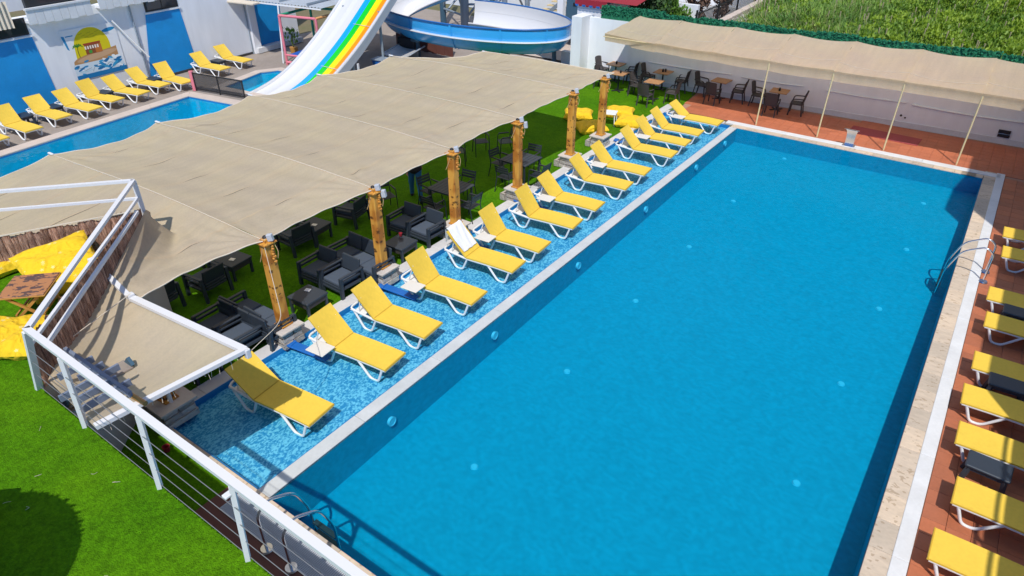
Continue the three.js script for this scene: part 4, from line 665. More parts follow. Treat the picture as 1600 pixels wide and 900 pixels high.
// ---------- slides ----------
{
  const s = thing('lane_slide', 'wide white water slide with blue, green, yellow and orange lanes', 'water slide', [0, 0, 0]);
  const prof = new THREE.CatmullRomCurve3([V(0, 0.02, -12.5), V(0, 0.1, -13.2), V(0, 0.32, -14.2), V(0, 0.64, -15.05), V(0, 1.15, -16), V(0, 1.82, -17.05), V(0, 2.45, -17.9), V(0, 3.4, -19.1), V(0, 5.2, -21.3)]);
  const strip = (x0, x1, lift = 0, nu = 2) => sheet((u, v) => { const p = prof.getPoint(v), k = u; return [lerp(x0, x1, k), p.y - 0.12 + lift - 0.03 * sin(PI * k), p.z]; }, nu, 60);
  const lanes = [[-17.96, -17.3, M.fibreWhite], [-17.3, -16.64, M.fibreWhite], [-16.64, -16.31, M.laneBlue], [-16.31, -15.98, M.laneGreen], [-15.98, -15.65, M.laneYellow], [-15.65, -15.33, M.laneOrange]];
  lanes.forEach(([a, b, m], i) => part('slide_lane', strip(a, b, 0, 8), m, s));
  const wallS = (x, w, m, n) => part(n, G([sheet((u, v) => { const p = prof.getPoint(v); return [x + (u < 0.34 ? -w : u > 0.66 ? w : 0) * (u === 0 || u === 1 || 1), p.y + (u === 0 || u === 1 ? -0.16 : -0.02), p.z]; }, 3, 60)]), m, s);
  wallS(-18.0, 0.045, M.fibreWhite, 'side_wall'); wallS(-15.28, 0.045, M.fibreWhite, 'side_wall');
  part('outer_panel', sheet((u, v) => { const p = prof.getPoint(v); return [-15.22, p.y - 0.1 - 0.42 * u, p.z]; }, 1, 60), M.greyShell, s);
  part('underside', sheet((u, v) => { const p = prof.getPoint(v); return [lerp(-18, -15.23, u), p.y - 0.2, p.z]; }, 2, 60), M.greyShell, s);
  for (const t of [0.45, 0.72]) { const p = prof.getPoint(t); part('joint_line', bx(1.1, 0.015, 0.02, -15.85, p.y - 0.1, p.z), M.fibreWhite, s); }
  for (const [z, y] of [[-16.6, 1.3], [-18.4, 2.7]]) for (const x of [-17.7, -15.5]) part('support_post', rod(V(x, 0, z), V(x, y, z), 0.06), M.steel, s);
  part('lane_bracket', rb(0.06, 0.3, 0.1, 0.02, -15.2, 0.75, -16.6), M.fibreWhite, s);
  // white start corner seen over the canopy
  part('run_out_lip', rb(0.55, 0.22, 0.12, 0.03, -15.25, 0.35, -14.6), M.fibreWhite, s);
}
{
  const f = thing('spiral_flume', 'blue spiral water flume with a white inside and a white flange', 'water slide', [0, 0, 0]);
  const cx = -14.45, cz = -23.5, A = 5.35, B = 2.75, w = 1.35, D = 1.15;
  const rimY = (t) => { const d = t * 180 / PI; return 2.0 + (d > 150 ? 0.55 * pow((d - 150) / 60, 2) * 0.35 : 0) + (d < 0 ? 0 : 0); };
  // t runs from the closed right end round the near side to the left and up
  const N = 90, t0 = -110 * PI / 180, t1 = 250 * PI / 180;
  const at = (t, k) => { const a = -t + PI * 0.0, r = 1 - 0 * k; return [cx + (A - k) * cos(a), cz - (B - k) * sin(a)]; };
  const yy = (v) => { const d = v * 360 - 110; return d < 150 ? 2.0 + 0.0 : 2.0 + pow((d - 150) / 100, 1.6) * 1.6; };
  const sec = (h) => (h <= 0.5 ? 1 : 1) ;
  const shell = (off, u0, u1, nu = 14) => sheet((u, v) => { const s = lerp(u0, u1, u), a = PI * s, t = t0 + (t1 - t0) * v; const k = w / 2 - (w / 2 + off) * cos(a) ; const [x, z] = at(t, k); return [x, yy(v) - (D + off) * pow(sin(a), 0.8), z]; }, nu, N);
  part('outer_shell', shell(0.03, 0, 0.72, 18), M.flumeBlue, f); part('inner_channel', shell(0.0, 0.0, 0.72, 18), M.fibreWhite, f);
  const ring = (k, dy, r, m, n) => { const c = []; for (let i = 0; i <= N; i++) { const t = t0 + (t1 - t0) * i / N, [x, z] = at(t, k); c.push(V(x, yy(i / N) + dy, z)); } part(n, new THREE.TubeGeometry(new THREE.CatmullRomCurve3(c), 140, r, 8), m, f); };
  ring(-0.035, -0.01, 0.045, M.flumeRim, 'rim'); ring(w * 0.818, -0.93, 0.04, M.fibreWhite, 'rim'); 
  part('flange', G([0, 0.05].map((o) => sheet((u, v) => { const t = t0 + (t1 - t0) * v, [x, z] = at(t, lerp(-0.14, 0.06, u)); return [x, yy(v) - 0.52 - o, z]; }, 2, N))), M.fibreWhite, f); ring(-0.14, -0.545, 0.03, M.fibreWhite, 'flange_edge');
  for (const d of [-42, -8, 22, 52, 80, 108, 140, 170]) { const v = (d + 110) / 360, t = t0 + (t1 - t0) * v; part('joint_rib', sheet((u, q) => { const a = PI * 0.55 * u, k = w / 2 - (w / 2 + 0.07) * cos(a), [x, z] = at(t + (q - 0.5) * 0.02, k); return [x, yy(v) - (D + 0.07) * pow(sin(a), 0.8), z]; }, 12, 1), M.flumeBlue, f); }
  for (const d of [-20, 50, 115]) { const v = (d + 110) / 360, t = t0 + (t1 - t0) * v, [x, z] = at(t, w * 0.55); part('support_post', rod(V(x, 0, z), V(x, yy(v) - D, z), 0.11), M.steelDark, f); part('cradle', rb(0.5, 0.14, 0.5, 0.03, x, yy(v) - D - 0.06, z), M.steelDark, f); }
}
{
  const t = thing('slide_tower', 'grey steel tower of posts and braces inside the blue flume', 'steel tower', [0, 0, 0]);
  const ps = [[-17.4, -26.6], [-19.8, -27.6], [-15.6, -27.8], [-18.4, -30.4], [-16.2, -30.8]];
  const col = [[M.steel, 0.3], [M.steelDark, 0.22], [M.steel, 0.2], [M.steelDark, 0.2], [M.steel, 0.16]];
  ps.forEach(([x, z], i) => part('tower_post', rod(V(x, 0, z), V(x, 9, z), col[i][1] * 0.8), col[i][0], t));
  const br = (a, b, y0, y1) => part('brace', rod(V(ps[a][0], y0, ps[a][1]), V(ps[b][0], y1, ps[b][1]), 0.06), M.steel, t);
  br(0, 1, 1.0, 4.6); br(1, 0, 1.0, 4.6); br(0, 2, 0.8, 3.4); br(2, 0, 0.8, 3.2); br(1, 3, 0.6, 3.6); br(3, 4, 0.6, 3.2); br(2, 4, 3.4, 0.6); br(0, 1, 1.0, 1.0); br(0, 2, 1.6, 1.6); br(3, 1, 0.6, 3.2);
  for (let k = 0; k < 8; k++) part('stair_tread', rb(1.1, 0.05, 0.32, 0.01, -15.3 + k * 0.3, 0.6 + k * 0.24, -31.6), M.cream, t);
  part('stringer', beam(V(-15.6, 0.3, -31.45), V(-13.0, 2.4, -31.45), 0.06, 0.2), M.steel, t);
}
// ---------- left building with the blue and white wall ----------
const WB = V(-22.4, 0, -4), WD = V(-1.3, 0, -16).normalize(), WN = V(16, 0, -1.3).normalize();
const wp = (s, y, o = 0) => V(WB.x + WD.x * s + WN.x * o, y, WB.z + WD.z * s + WN.z * o);
const wq = (pts, o) => { const g = new THREE.BufferGeometry(), P = pts.map(([s, y]) => wp(s, y, o)); g.setAttribute('position', new THREE.Float32BufferAttribute(P.flatMap((p) => [p.x, p.y, p.z]), 3)); g.setIndex([0, 1, 2, 0, 2, 3]); g.computeVertexNormals(); return uvm(g); };
const wbox = (s0, s1, y0, y1, o0, o1) => { const c = wp((s0 + s1) / 2, (y0 + y1) / 2, (o0 + o1) / 2); const g = new THREE.BoxGeometry(abs(s1 - s0), y1 - y0, o1 - o0); g.applyMatrix4(new THREE.Matrix4().makeBasis(WD, V(0, 1, 0), WN)); return uvm(g.translate(c.x, c.y, c.z)); };
{
  const b = thing('poolside_building', 'white building with blue panels behind the left row of loungers', 'building', [0, 0, 0]);
  part('wall', G([wbox(-4, 16.5, 0, 3.35, -0.3, 0), wbox(-4, 16.5, 3.35, 7.5, -3.2, -1.4)]), M.wallGrey, b);
  const pan = (pts, n, m) => part(n, G([wq(pts, 0.02)]), m, b);
  pan([[0.4, 0], [0.9, 2.68], [3.5, 2.68], [3.72, 0]], 'blue_panel', M.bluePaint); pan([[7.62, 0], [8.2, 2.7], [9.85, 2.7], [10.1, 0]], 'blue_panel', M.bluePaint); pan([[13.75, 0.28], [14.0, 3.0], [15.6, 3.0], [15.3, 0.28]], 'blue_panel', M.bluePaint);
  part('panel_trim', G([wbox(0.9, 3.55, 2.66, 2.72, 0.02, 0.06), wbox(8.15, 9.9, 2.67, 2.73, 0.02, 0.06)]), M.white, b);
  const win = (s0, s1) => { const w = part('window', wbox(s0, s1, 2.75, 3.34, -0.02, 0.03), M.black, b); part('pane', wbox(s0 + 0.08, s1 - 0.08, 2.82, 3.28, 0.03, 0.045), M.glass, w); part('frame', G([wbox(s0 + (s1 - s0) * 0.5 - 0.02, s0 + (s1 - s0) * 0.5 + 0.02, 2.8, 3.3, 0.03, 0.06)]), M.shadeDark, w); }; win(0.9, 3.45); win(8.25, 9.82);
  const balc = (s0, s1, y0, y1) => { const n = Math.round((s1 - s0) / 0.3); for (let k = 0; k < n; k++) part('cladding_board', wbox(s0 + k * (s1 - s0) / n + 0.006, s0 + (k + 1) * (s1 - s0) / n - 0.006, y0 - 0.03 * (k % 2), y1, 0.27, 0.3), M.strip, b); part('balcony_floor', wbox(s0, s1, y0 + 0.05, y0 + 0.15, 0, 0.27), M.wallGrey, b); part('balcony_ledge', wbox(s0, s1, y1 - 0.0, y1 + 0.06, 0.2, 0.34), M.strip, b); part('dark_window', wbox(s0 + 0.2, s1 - 0.1, y1, y1 + 0.9, -0.1, 0.05), M.glass, b); };
  balc(3.45, 5.9, 3.1, 3.6); balc(6.2, 8.9, 3.2, 3.75); balc(0.2, 2.3, 3.05, 3.55);
  part('curtain', G([sheet((u, v) => { const p = wp(2.4 + 0.5 * u, 3.1 + 0.9 * v, 0.3 + 0.05 * sin(u * 20)); return [p.x, p.y, p.z]; }, 16, 2)]), M.seam, b);
  part('base_strip', wbox(-4, 16, 0, 0.1, 0.02, 0.05), M.shadeDark, b); part('kerb', wbox(13.4, 16.4, 0.02, 0.26, 0.0, 0.35), M.strip, b); part('corner_pier', wbox(13.35, 13.75, 0, 3.3, 0.03, 0.2), M.wall, b);
  part('drainpipe', rod(wp(7.55, 0, 0.06), wp(7.55, 3.2, 0.06), 0.035), M.steel, b); part('drainpipe', rod(wp(13.3, 0, 0.06), wp(13.25, 3.2, 0.06), 0.03), M.steel, b);
  // the painted beach picture: sun, hut, palm, sea
  const cv = document.createElement('canvas'); cv.width = 440; cv.height = 380; const x = cv.getContext('2d');
  x.fillStyle = '#e4e6e8'; x.fillRect(0, 0, 440, 380);
  x.fillStyle = '#1c86b8'; x.beginPath(); x.moveTo(0, 40); x.lineTo(22, 44); x.lineTo(34, 150); x.lineTo(20, 140); x.fill(); x.fillRect(30, 44, 60, 8); x.beginPath(); x.ellipse(375, 52, 55, 14, -0.1, 0, 7); x.fill();
  x.fillStyle = '#d9c70c'; x.beginPath(); x.arc(215, 150, 142, PI, 2 * PI); x.lineTo(357, 200); x.lineTo(66, 230); x.fill();
  x.strokeStyle = '#8d8210'; x.lineWidth = 2; for (let k = 0; k < 7; k++) { x.beginPath(); x.moveTo(130 + k * 22, 50 + (k % 3) * 14); x.lineTo(165 + k * 22, 44 + (k % 3) * 14); x.stroke(); }
  x.fillStyle = '#b98a5a'; x.beginPath(); x.moveTo(36, 240); x.bezierCurveTo(90, 190, 240, 205, 400, 180); x.lineTo(400, 250); x.lineTo(30, 290); x.fill();
  x.fillStyle = '#c9a27c'; x.beginPath(); x.ellipse(230, 225, 170, 22, -0.1, 0, 7); x.fill();
  x.fillStyle = '#8a4b26'; x.fillRect(150, 128, 130, 76); x.fillStyle = '#c0702f'; x.fillRect(230, 140, 54, 62); x.fillStyle = '#e8e2d6'; for (let k = 0; k < 6; k++) x.fillRect(150 + k * 20, 142, 12, 24); x.fillStyle = '#a13f20'; x.fillRect(144, 120, 140, 12);
  x.strokeStyle = '#5a4a1a'; x.lineWidth = 5; x.beginPath(); x.moveTo(96, 215); x.quadraticCurveTo(88, 170, 98, 138); x.stroke(); x.strokeStyle = '#2f7a1f'; x.lineWidth = 6; for (let k = 0; k < 7; k++) { const a = -PI * 0.05 - k * 0.48; x.beginPath(); x.moveTo(98, 138); x.quadraticCurveTo(98 + 26 * cos(a), 122 + 18 * sin(a), 98 + 40 * cos(a), 138 + 30 * sin(a) + 8); x.stroke(); } x.fillStyle = '#3d9a3a'; x.fillRect(176, 176, 24, 22);
  x.fillStyle = '#cfdde2'; x.fillRect(24, 262, 400, 118); for (let k = 0; k < 46; k++) { const px = 24 + hash(k, 1, 5) * 390, py = 250 + hash(k, 2, 5) * 120; x.fillStyle = ['#1d87bb', '#2f9bc9', '#e9f0f1', '#b9d3dc', '#0f6ea3'][k % 5]; x.beginPath(); x.ellipse(px, py, 14 + 26 * hash(k, 3, 5), 4 + 7 * hash(k, 4, 5), (hash(k, 5, 5) - 0.5) * 1.2, 0, 7); x.fill(); }
  x.fillStyle = '#0f76ad'; x.fillRect(24, 345, 416, 35); x.strokeStyle = '#5b5f60'; x.lineWidth = 2; for (let k = 0; k < 6; k++) { x.beginPath(); x.moveTo(40 + k * 60, 300 + (k % 3) * 18); x.quadraticCurveTo(70 + k * 60, 280 + (k % 2) * 30, 96 + k * 60, 306); x.stroke(); }
  const tx = new THREE.CanvasTexture(cv); tx.colorSpace = THREE.SRGBColorSpace; const pm = mat([1, 1, 1], 0.8, { map: tx });
  const pg = wq([[4.5, 0.74], [4.5, 2.66], [6.75, 2.66], [6.75, 0.74]], 0.025); pg.setAttribute('uv', new THREE.Float32BufferAttribute([0, 0, 0, 1, 1, 1, 0, 0, 1, 1, 1, 0], 2)); solo('beach_mural', pg, pm, 'painted beach picture of a hut, palm and sea under a yellow sun', 'wall painting');
}
{ const p = solo('white_pole', rod(wp(6.62, 2.72, 0.12), wp(7.55, 1.12, 0.5), 0.035), M.white, 'white pole leaning slantwise from the wall beside the beach picture', 'pole'); }
{ // net barrier between the two pools
  const n = thing('net_barrier', 'low dark net barrier between the second pool and the children pool', 'barrier', [0, 0, 0]); const a = V(-20.15, 0, -11.95), c = V(-17.5, 0, -12.42);
  part('net_panel', uvm(beam(V(a.x, 0.42, a.z), V(c.x, 0.42, c.z), 0.012, 0.62)), M.netPanel, n); part('frame', G([beam(V(a.x, 0.74, a.z), V(c.x, 0.74, c.z), 0.04, 0.04), beam(V(a.x, 0.09, a.z), V(c.x, 0.09, c.z), 0.04, 0.04)]), M.black, n);
  for (const t of [0, 0.5, 1]) part('barrier_post', beam(V(lerp(a.x, c.x, t), 0, lerp(a.z, c.z, t)), V(lerp(a.x, c.x, t), 0.76, lerp(a.z, c.z, t)), 0.05, 0.04), M.black, n); part('pink_pad', rod(V(a.x - 0.1, 0, a.z), V(a.x - 0.1, 0.8, a.z), 0.09), M.pink, n);
}
{ // padded play frame
  const f = thing('play_frame', 'padded play frame of pink and green bars with a blue mat', 'play frame', [0, 0, 0]); const A = [-20.4, -16.9], B = [-18.45, -17.35], C = [-20.75, -19.0], D = [-18.8, -19.45], h = 2.2, r = 0.06;
  const q = (p, y) => V(p[0], y, p[1]);
  [[A, M.pink], [B, M.pink], [C, M.padGreen], [D, M.padGreen]].forEach(([p, m]) => part('padded_post', rod(q(p, 0), q(p, h), r), m, f));
  part('padded_bar', rod(q(A, h), q(B, h), r), M.pink, f); part('padded_bar', rod(q(A, h), q(C, h), r), M.padGreen, f); part('padded_bar', rod(q(C, h), q(D, h), r), M.padGreen, f); part('padded_bar', rod(q(A, 0.12), q(B, 0.12), r), M.pink, f); part('padded_bar', rod(q(A, 0.45), q(B, 0.45), r * 0.8), M.pink, f); part('padded_bar', rod(q(B, h), q(D, h), r), M.padOrange, f); part('padded_bar', rod(q(B, 1.7), q(D, 1.7), r), M.padOrange, f);
  part('blue_mat', rb(1.85, 0.1, 2.0, 0.03, -19.6, 0.42, -18.15, 0, 0.22, 0), M.matBlue, f); 
  const p = thing('potted_plant', 'green potted plant behind the pink play frame', 'plant', [-21.7, 0, -18.4]); part('pot', new THREE.CylinderGeometry(0.2, 0.15, 0.35, 16).translate(0, 0.175, 0), M.folding, p); const lv = []; for (let k = 0; k < 60; k++) lv.push(leaf(rr(0.15, 0.3), 0.09).rotateX(rr(-0.9, 0.9)).rotateY(rr(0, 6.3)).translate(rr(-0.3, 0.3), rr(0.4, 1.2), rr(-0.3, 0.3))); part('leaves', lv, M.leafMid, p); part('stem', rod(V(0, 0.3, 0), V(0, 1.0, 0), 0.025), M.trunk, p);
}
function leaf(l, w) { const g = new THREE.BufferGeometry(); g.setAttribute('position', new THREE.Float32BufferAttribute([0, 0, 0, w / 2, l * 0.45, 0.02, 0, l, -0.02, -w / 2, l * 0.45, 0.02], 3)); g.setIndex([0, 1, 3, 1, 2, 3]); g.computeVertexNormals(); return g; }
{ // shelter roof over the play corner
  const s = thing('shelter_roof', 'grey corrugated shelter roof with a white edge above the play frame', 'shelter', [0, 0, 0]); const g = sheet((u, v) => [lerp(-22.9, -18.35, u), 2.62 + 0.22 * v + 0.025 * sin(u * 150), lerp(-16.95 - 0.69 * u, -22.5, v)], 150, 2);
  part('corrugated_sheet', uvm(g), M.greyShell, s); part('edge_beam', beam(V(-22.9, 2.56, -16.93), V(-18.35, 2.56, -17.64), 0.05, 0.06), M.white, s); for (let k = 0; k < 3; k++) part('roof_beam', beam(V(-22.4 + k * 1.6, 2.7, -17.1 - k * 0.25), V(-22.4 + k * 1.6, 2.9, -22.4), 0.05, 0.08), M.steel, s);
  part('shelter_post', rod(V(-20.75, 0, -16.95), V(-20.75, 2.56, -17.2), 0.04), M.white, s); part('tan_eave', rb(2.2, 0.08, 1.1, 0.02, -23.0, 2.55, -17.0, 0, 0.15, 0), M.seam, s);
}
{ // odds and ends below the flume
  const d = thing('timber_screen', 'dark brown timber screen standing below the blue flume', 'screen', [0, 0, 0]); for (let k = 0; k < 14; k++) part('board', uvm(bx(0.26, 1.5 + 0.03 * sin(k * 3), 0.04, -18.6 + k * 0.27, 0.75, -22.6 + 0.01 * (k % 2)), k), M.brownDeck, d); part('rail', bx(3.8, 0.08, 0.06, -16.85, 1.2, -22.55), M.trunk, d);
  const t = thing('fibre_tray', 'white grey fibreglass slide section lying below the flume', 'slide section', [-16.3, 0.35, -20.6], 0.35); part('tray_shell', G([0, 0.03].map((o) => sheet((u, v) => { const a = PI * (0.15 + 0.7 * u); return [-0.75 * cos(a), 0.32 - 0.3 * sin(a) - o, lerp(-0.9, 0.9, v)]; }, 14, 4))), M.fibreWhite, t); part('tray_lip', G([rb(0.08, 0.05, 1.84, 0.02, -0.68, 0.2, 0), rb(0.08, 0.05, 1.84, 0.02, 0.68, 0.2, 0)]), M.greyShell, t); for (const z of [-0.6, 0.6]) part('leg', rb(0.9, 0.36, 0.06, 0.02, 0, -0.17, z), M.steel, t);
  const p = thing('pump_unit', 'black pump unit with a drum beside the slide', 'pump', [-17.0, 0, -21.6], 0.4); part('housing', rb(0.9, 0.55, 0.5, 0.06, 0, 0.6, 0), M.black, p); part('drum', new THREE.CylinderGeometry(0.24, 0.24, 0.7, 22).rotateZ(PI / 2).translate(0.1, 1.0, 0), M.black, p); part('base_frame', G([rb(1.0, 0.06, 0.06, 0.01, 0, 0.3, 0.2), rb(1.0, 0.06, 0.06, 0.01, 0, 0.3, -0.2), rb(0.06, 0.3, 0.06, 0.01, 0.4, 0.15, 0), rb(0.06, 0.3, 0.06, 0.01, -0.4, 0.15, 0)]), M.steelDark, p);
  const b = thing('blue_bin', 'blue storage bin beside the grey flank of the lane slide', 'bin', [-15.5, 0, -18.2], 0.2); part('bin_body', new THREE.CylinderGeometry(0.36, 0.3, 0.7, 4, 1).rotateY(PI / 4).translate(0, 0.35, 0), M.bluePlastic, b); part('bin_lid', rb(0.6, 0.06, 0.6, 0.02, 0, 0.73, 0), M.steel, b);
}
// ---------- behind the flume: service buildings ----------
{
  const b = thing('service_building', 'white service building with a dark door behind the blue flume', 'building', [0, 0, 0]);
  part('wall', uvm(bx(14, 3.6, 0.3, -19.8, 1.8, -33.2)), M.wall, b); part('wall', uvm(bx(3.4, 4.5, 0.3, -11.0, 2.25, -29.6)), M.wallGrey, b);
  const d = part('door', uvm(bx(1.15, 3.0, 0.08, -12.1, 1.45, -29.4)), M.steelDark, b); part('door_grille', bx(0.2, 0.14, 0.03, -12.15, 1.75, -29.34), M.black, d); part('handle', rb(0.03, 0.12, 0.05, 0.01, -11.65, 1.0, -29.33), M.steel, d);
  part('pillar', bx(0.4, 4.5, 0.4, -11.3, 2.25, -29.2), M.wall, b); part('pillar', bx(0.35, 4.5, 0.3, -13.0, 2.25, -29.4), M.wall, b); part('dark_opening', bx(0.8, 4.2, 0.1, -10.55, 2.1, -29.42), M.glass, b);
  part('window', bx(1.6, 1.1, 0.06, -18.2, 1.5, -33.03), M.shadeDark, b); part('window', bx(3.2, 1.2, 0.06, -15.0, 1.9, -33.03), M.shadeDark, b); part('yellow_band', bx(3.6, 0.45, 0.08, -14.4, 2.5, -32.98), M.laneYellow, b); part('window', bx(1.6, 1.0, 0.06, -22.5, 1.6, -33.03), M.glass, b);
}
{
  const t = structGroup('brick_terrace'); part('terrace_floor', flat([[-13.4, -24.8], [-8.6, -25.0], [-8.6, -29.2], [-13.4, -29.2]], 0.06), M.coping, t); part('low_wall', uvm(bx(1.5, 0.55, 0.3, -9.35, 0.27, -24.95)), M.wall, t); 
}
{
  const k = thing('white_kiosk', 'white kiosk with a dark red awning and scalloped edge behind the hedge corner', 'kiosk', [0, 0, 0]);
  part('wall', uvm(bx(1.55, 2.72, 3.2, -8.85, 1.36, -26.9)), M.wall, k); part('wall', uvm(bx(3.2, 2.6, 0.2, -6.6, 1.3, -28.4)), M.wall, k);
  part('red_roof', uvm(sheet((u, v) => [lerp(-9.7, -6.6, u), lerp(2.86, 3.2, v), lerp(-25.2, -27.8, v)], 6, 2)), M.red, k); part('valance', uvm(sheet((u, v) => [lerp(-9.7, -8.05, u), 2.86 - 0.22 * v, -25.19 + 0.02 * v], 6, 1)), M.red, k);
  for (let j = 0; j < 9; j++) part('scallop', new THREE.CircleGeometry(0.092, 10, PI, PI).translate(-9.6 + j * 0.185, 2.64, -25.165), j % 2 ? M.red : M.bluePlastic, k);
  part('corner_pipe', rod(V(-8.05, 0, -24.0), V(-8.05, 2.5, -24.0), 0.05), M.steel, k);
}
{ // hotel wing along the right side, outside the picture: its shade falls on the deck and the pool corner
  const h = thing('hotel_wing', 'pale hotel wing along the right deck whose shadow crosses the far pool corner', 'building', [0, 0, 0]);
  part('wall', uvm(bx(6, 4.7, 14, 13.9, 2.35, 1.29)), M.wall, h); part('wall', uvm(bx(6, 6.06, 7.56, 13.9, 3.03, -9.49)), M.wall, h); part('wall', uvm(bx(6, 9.62, 20, 13.9, 4.81, -23.27)), M.wall, h);
  for (let k = 0; k < 9; k++) part('railing_post', bx(0.05, 0.4, 0.05, 10.93, 4.9, -5.6 + k * 1.4), M.whiteMetal, h); part('railing_bar', bx(0.05, 0.05, 13.6, 10.93, 5.02, 1.29), M.whiteMetal, h);
  for (let k = 0; k < 5; k++) { const w = part('window', bx(0.06, 1.3, 1.4, 10.88, 1.9, -7 - k * 3.4), M.glass, h); part('frame', bx(0.08, 0.06, 1.5, 10.87, 1.22, -7 - k * 3.4), M.white, w); }
}
// ---------- the overgrown plot behind the wall ----------
const hillY = (x, z) => { const d = -24.8 - z; return 1.55 + 0.03 * d + 0.25 * sin(x * 0.5 + d * 0.3) * ss(0, 4, d) + 0.15 * sin(x * 1.3 - d * 0.7); };
struct('hillside', uvm(sheet((u, v) => { const x = lerp(-9, 30, u), z = lerp(-24.75, -75, v * v * 0.75 + v * 0.25); return [x, x < -3.7 ? 0.9 : hillY(x, z), z]; }, 60, 60)), M.soil);
struct('plot_edge', uvm(bx(24, 1.7, 0.3, 3.9, 0.85, -24.95, 0, WANG, 0)), M.concrete);
{
  const bl = []; for (let k = 0; k < 4; k++) { const a = k * 1.7, b = 0.12 + 0.1 * k; bl.push(new THREE.BufferGeometry()); const w = 0.018, h = 1, c = cos(a), s = sin(a), P = []; const pt = (x, y, o) => P.push(x * c + o * s + 0.06 * sin(k * 2), y, -x * s + o * c + 0.06 * cos(k * 3)); pt(-w, 0, 0); pt(w, 0, 0); pt(-w * 0.8, h * 0.55, b * 0.3); pt(w * 0.8, h * 0.55, b * 0.3); pt(0, h * (0.8 + 0.05 * k), b); bl[k].setAttribute('position', new THREE.Float32BufferAttribute(P, 3)); bl[k].setIndex([0, 1, 2, 1, 3, 2, 2, 3, 4]); bl[k].computeVertexNormals(); }
  const N = 42000, im = new THREE.InstancedMesh(G(bl), mat([1, 1, 1], 0.75, { phys: true, transmission: 0.35, thickness: 0 }), N), m = new THREE.Matrix4(), q = new THREE.Quaternion(), e = new THREE.Euler(), col = new THREE.Color();
  for (let i = 0; i < N; i++) { const z = -24.95 - 26 * pow(rnd(), 1.25), x = rr(-3.3, 9.5), rgt = ss(2.2, 4.5, x + 0.5 * sin(z)); const h = rr(0.3, 0.75) * (1 - 0.45 * rgt); e.set(rr(-0.35, 0.35), rr(0, 6.3), rr(-0.35, 0.35)); q.setFromEuler(e); m.compose(V(x, hillY(x, z) - 0.03, z), q, V(1 + rnd(), h, 1 + rnd())); im.setMatrixAt(i, m); const n = vn(x * 0.9, z * 0.9, 999, 999, 4), dry = rnd() < 0.13 ? 1 : 0; col.setRGB(...mixc(mixc([0.1, 0.26, 0.03], [0.26, 0.42, 0.05], clamp(n * 0.9 + rr(-0.2, 0.2))), [0.36, 0.32, 0.12], dry * 0.8)); im.setColorAt(i, col); }
  im.name = 'wild_grass'; im.userData = { kind: 'stuff', label: 'tall wild grass covering the plot behind the green fence' }; im.castShadow = im.receiveShadow = true; scene.add(im);
  const cl = []; for (let k = 0; k < 9; k++) cl.push(leaf(rr(0.1, 0.17), rr(0.06, 0.1)).rotateX(rr(0.3, 1.5)).rotateY(k * 0.9 + rnd()).translate(rr(-0.09, 0.09), rr(-0.05, 0.08), rr(-0.09, 0.09)));
  const N2 = 15000, w2 = new THREE.InstancedMesh(G(cl), mat([1, 1, 1], 0.6, { phys: true, transmission: 0.35, thickness: 0 }), N2);
  for (let i = 0; i < N2; i++) { let x, z; do { z = -25 - 22 * pow(rnd(), 1.2); x = rr(-2.5, 9.5); } while (rnd() > 0.08 + 0.92 * ss(1.2, 4.2, x + 0.7 * sin(z * 0.7))); const clump = vn(x * 1.1, z * 1.1, 999, 999, 9), y = hillY(x, z) + rnd() * (0.25 + 0.85 * clump); e.set(rr(-0.5, 0.5), rr(0, 6.3), rr(-0.5, 0.5)); q.setFromEuler(e); const s = rr(0.7, 1.4); m.compose(V(x, y, z), q, V(s, s, s)); w2.setMatrixAt(i, m); const t = clamp(clump + rr(-0.25, 0.25)); col.setRGB(...mixc([0.08, 0.22, 0.015], [0.36, 0.5, 0.03], t)); w2.setColorAt(i, col); }
  w2.name = 'wild_weeds'; w2.userData = { kind: 'stuff', label: 'yellow green leafy weeds filling the right part of the plot' }; w2.castShadow = w2.receiveShadow = true; scene.add(w2);
  const st = []; for (let i = 0; i < 170; i++) { const z = -25.2 - 17 * rnd(), x = rr(-3, 8.5), y = hillY(x, z), h = rr(0.8, 1.35); const t = V(x + rr(-0.2, 0.2), y + h, z + rr(-0.2, 0.2)); st.push(rod(V(x, y, z), t, 0.008, 0.005, 4)); st.push(rod(t.clone().add(V(0, -0.22, 0)), t, 0.014, 0.03, 5)); }
  const so = part('dry_stalks', st, mat([0.42, 0.36, 0.2], 0.9), scene); so.userData = { kind: 'stuff', label: 'pale dry seed stalks standing above the wild grass' };
}
function bush(name, label, x, y, z, rx, ry, n, m, cat = 'bush', sz = 1) {
  const t = thing(name, label, cat, [x, y, z]); const lv = [], blobs = []; for (let k = 0; k < 9; k++) blobs.push([rr(-0.6, 0.6) * rx, rr(0.25, 0.95) * ry, rr(-0.6, 0.6) * rx, rr(0.35, 0.6) * min(rx, ry)]);
  for (let i = 0; i < n; i++) { const b = blobs[floor(rnd() * 9)], a = rr(0, 6.3), p = Math.acos(rr(-1, 1)), r = b[3] * pow(rnd(), 0.4); lv.push(leaf(rr(0.14, 0.26) * sz, rr(0.08, 0.16) * sz).rotateX(rr(-1, 1.6)).rotateY(rr(0, 6.3)).translate(b[0] + r * sin(p) * cos(a), max(0.05, b[1] + r * cos(p)), b[2] + r * sin(p) * sin(a))); }
  part('crown', lv, m, t); part('trunk', G([rod(V(0, -0.3, 0), V(0.05, ry * 0.6, 0), 0.07, 0.03), ...blobs.slice(0, 5).map((b) => rod(V(0.03, ry * 0.25, 0), V(b[0], b[1], b[2]), 0.03, 0.01, 6))]), M.trunk, t); return t;
}
bush('green_bush', 'tall dark green fig bush behind the hedge beside the red awning', -7.3, 1.2, -28.2, 1.5, 2.0, 2600, M.leafDark);
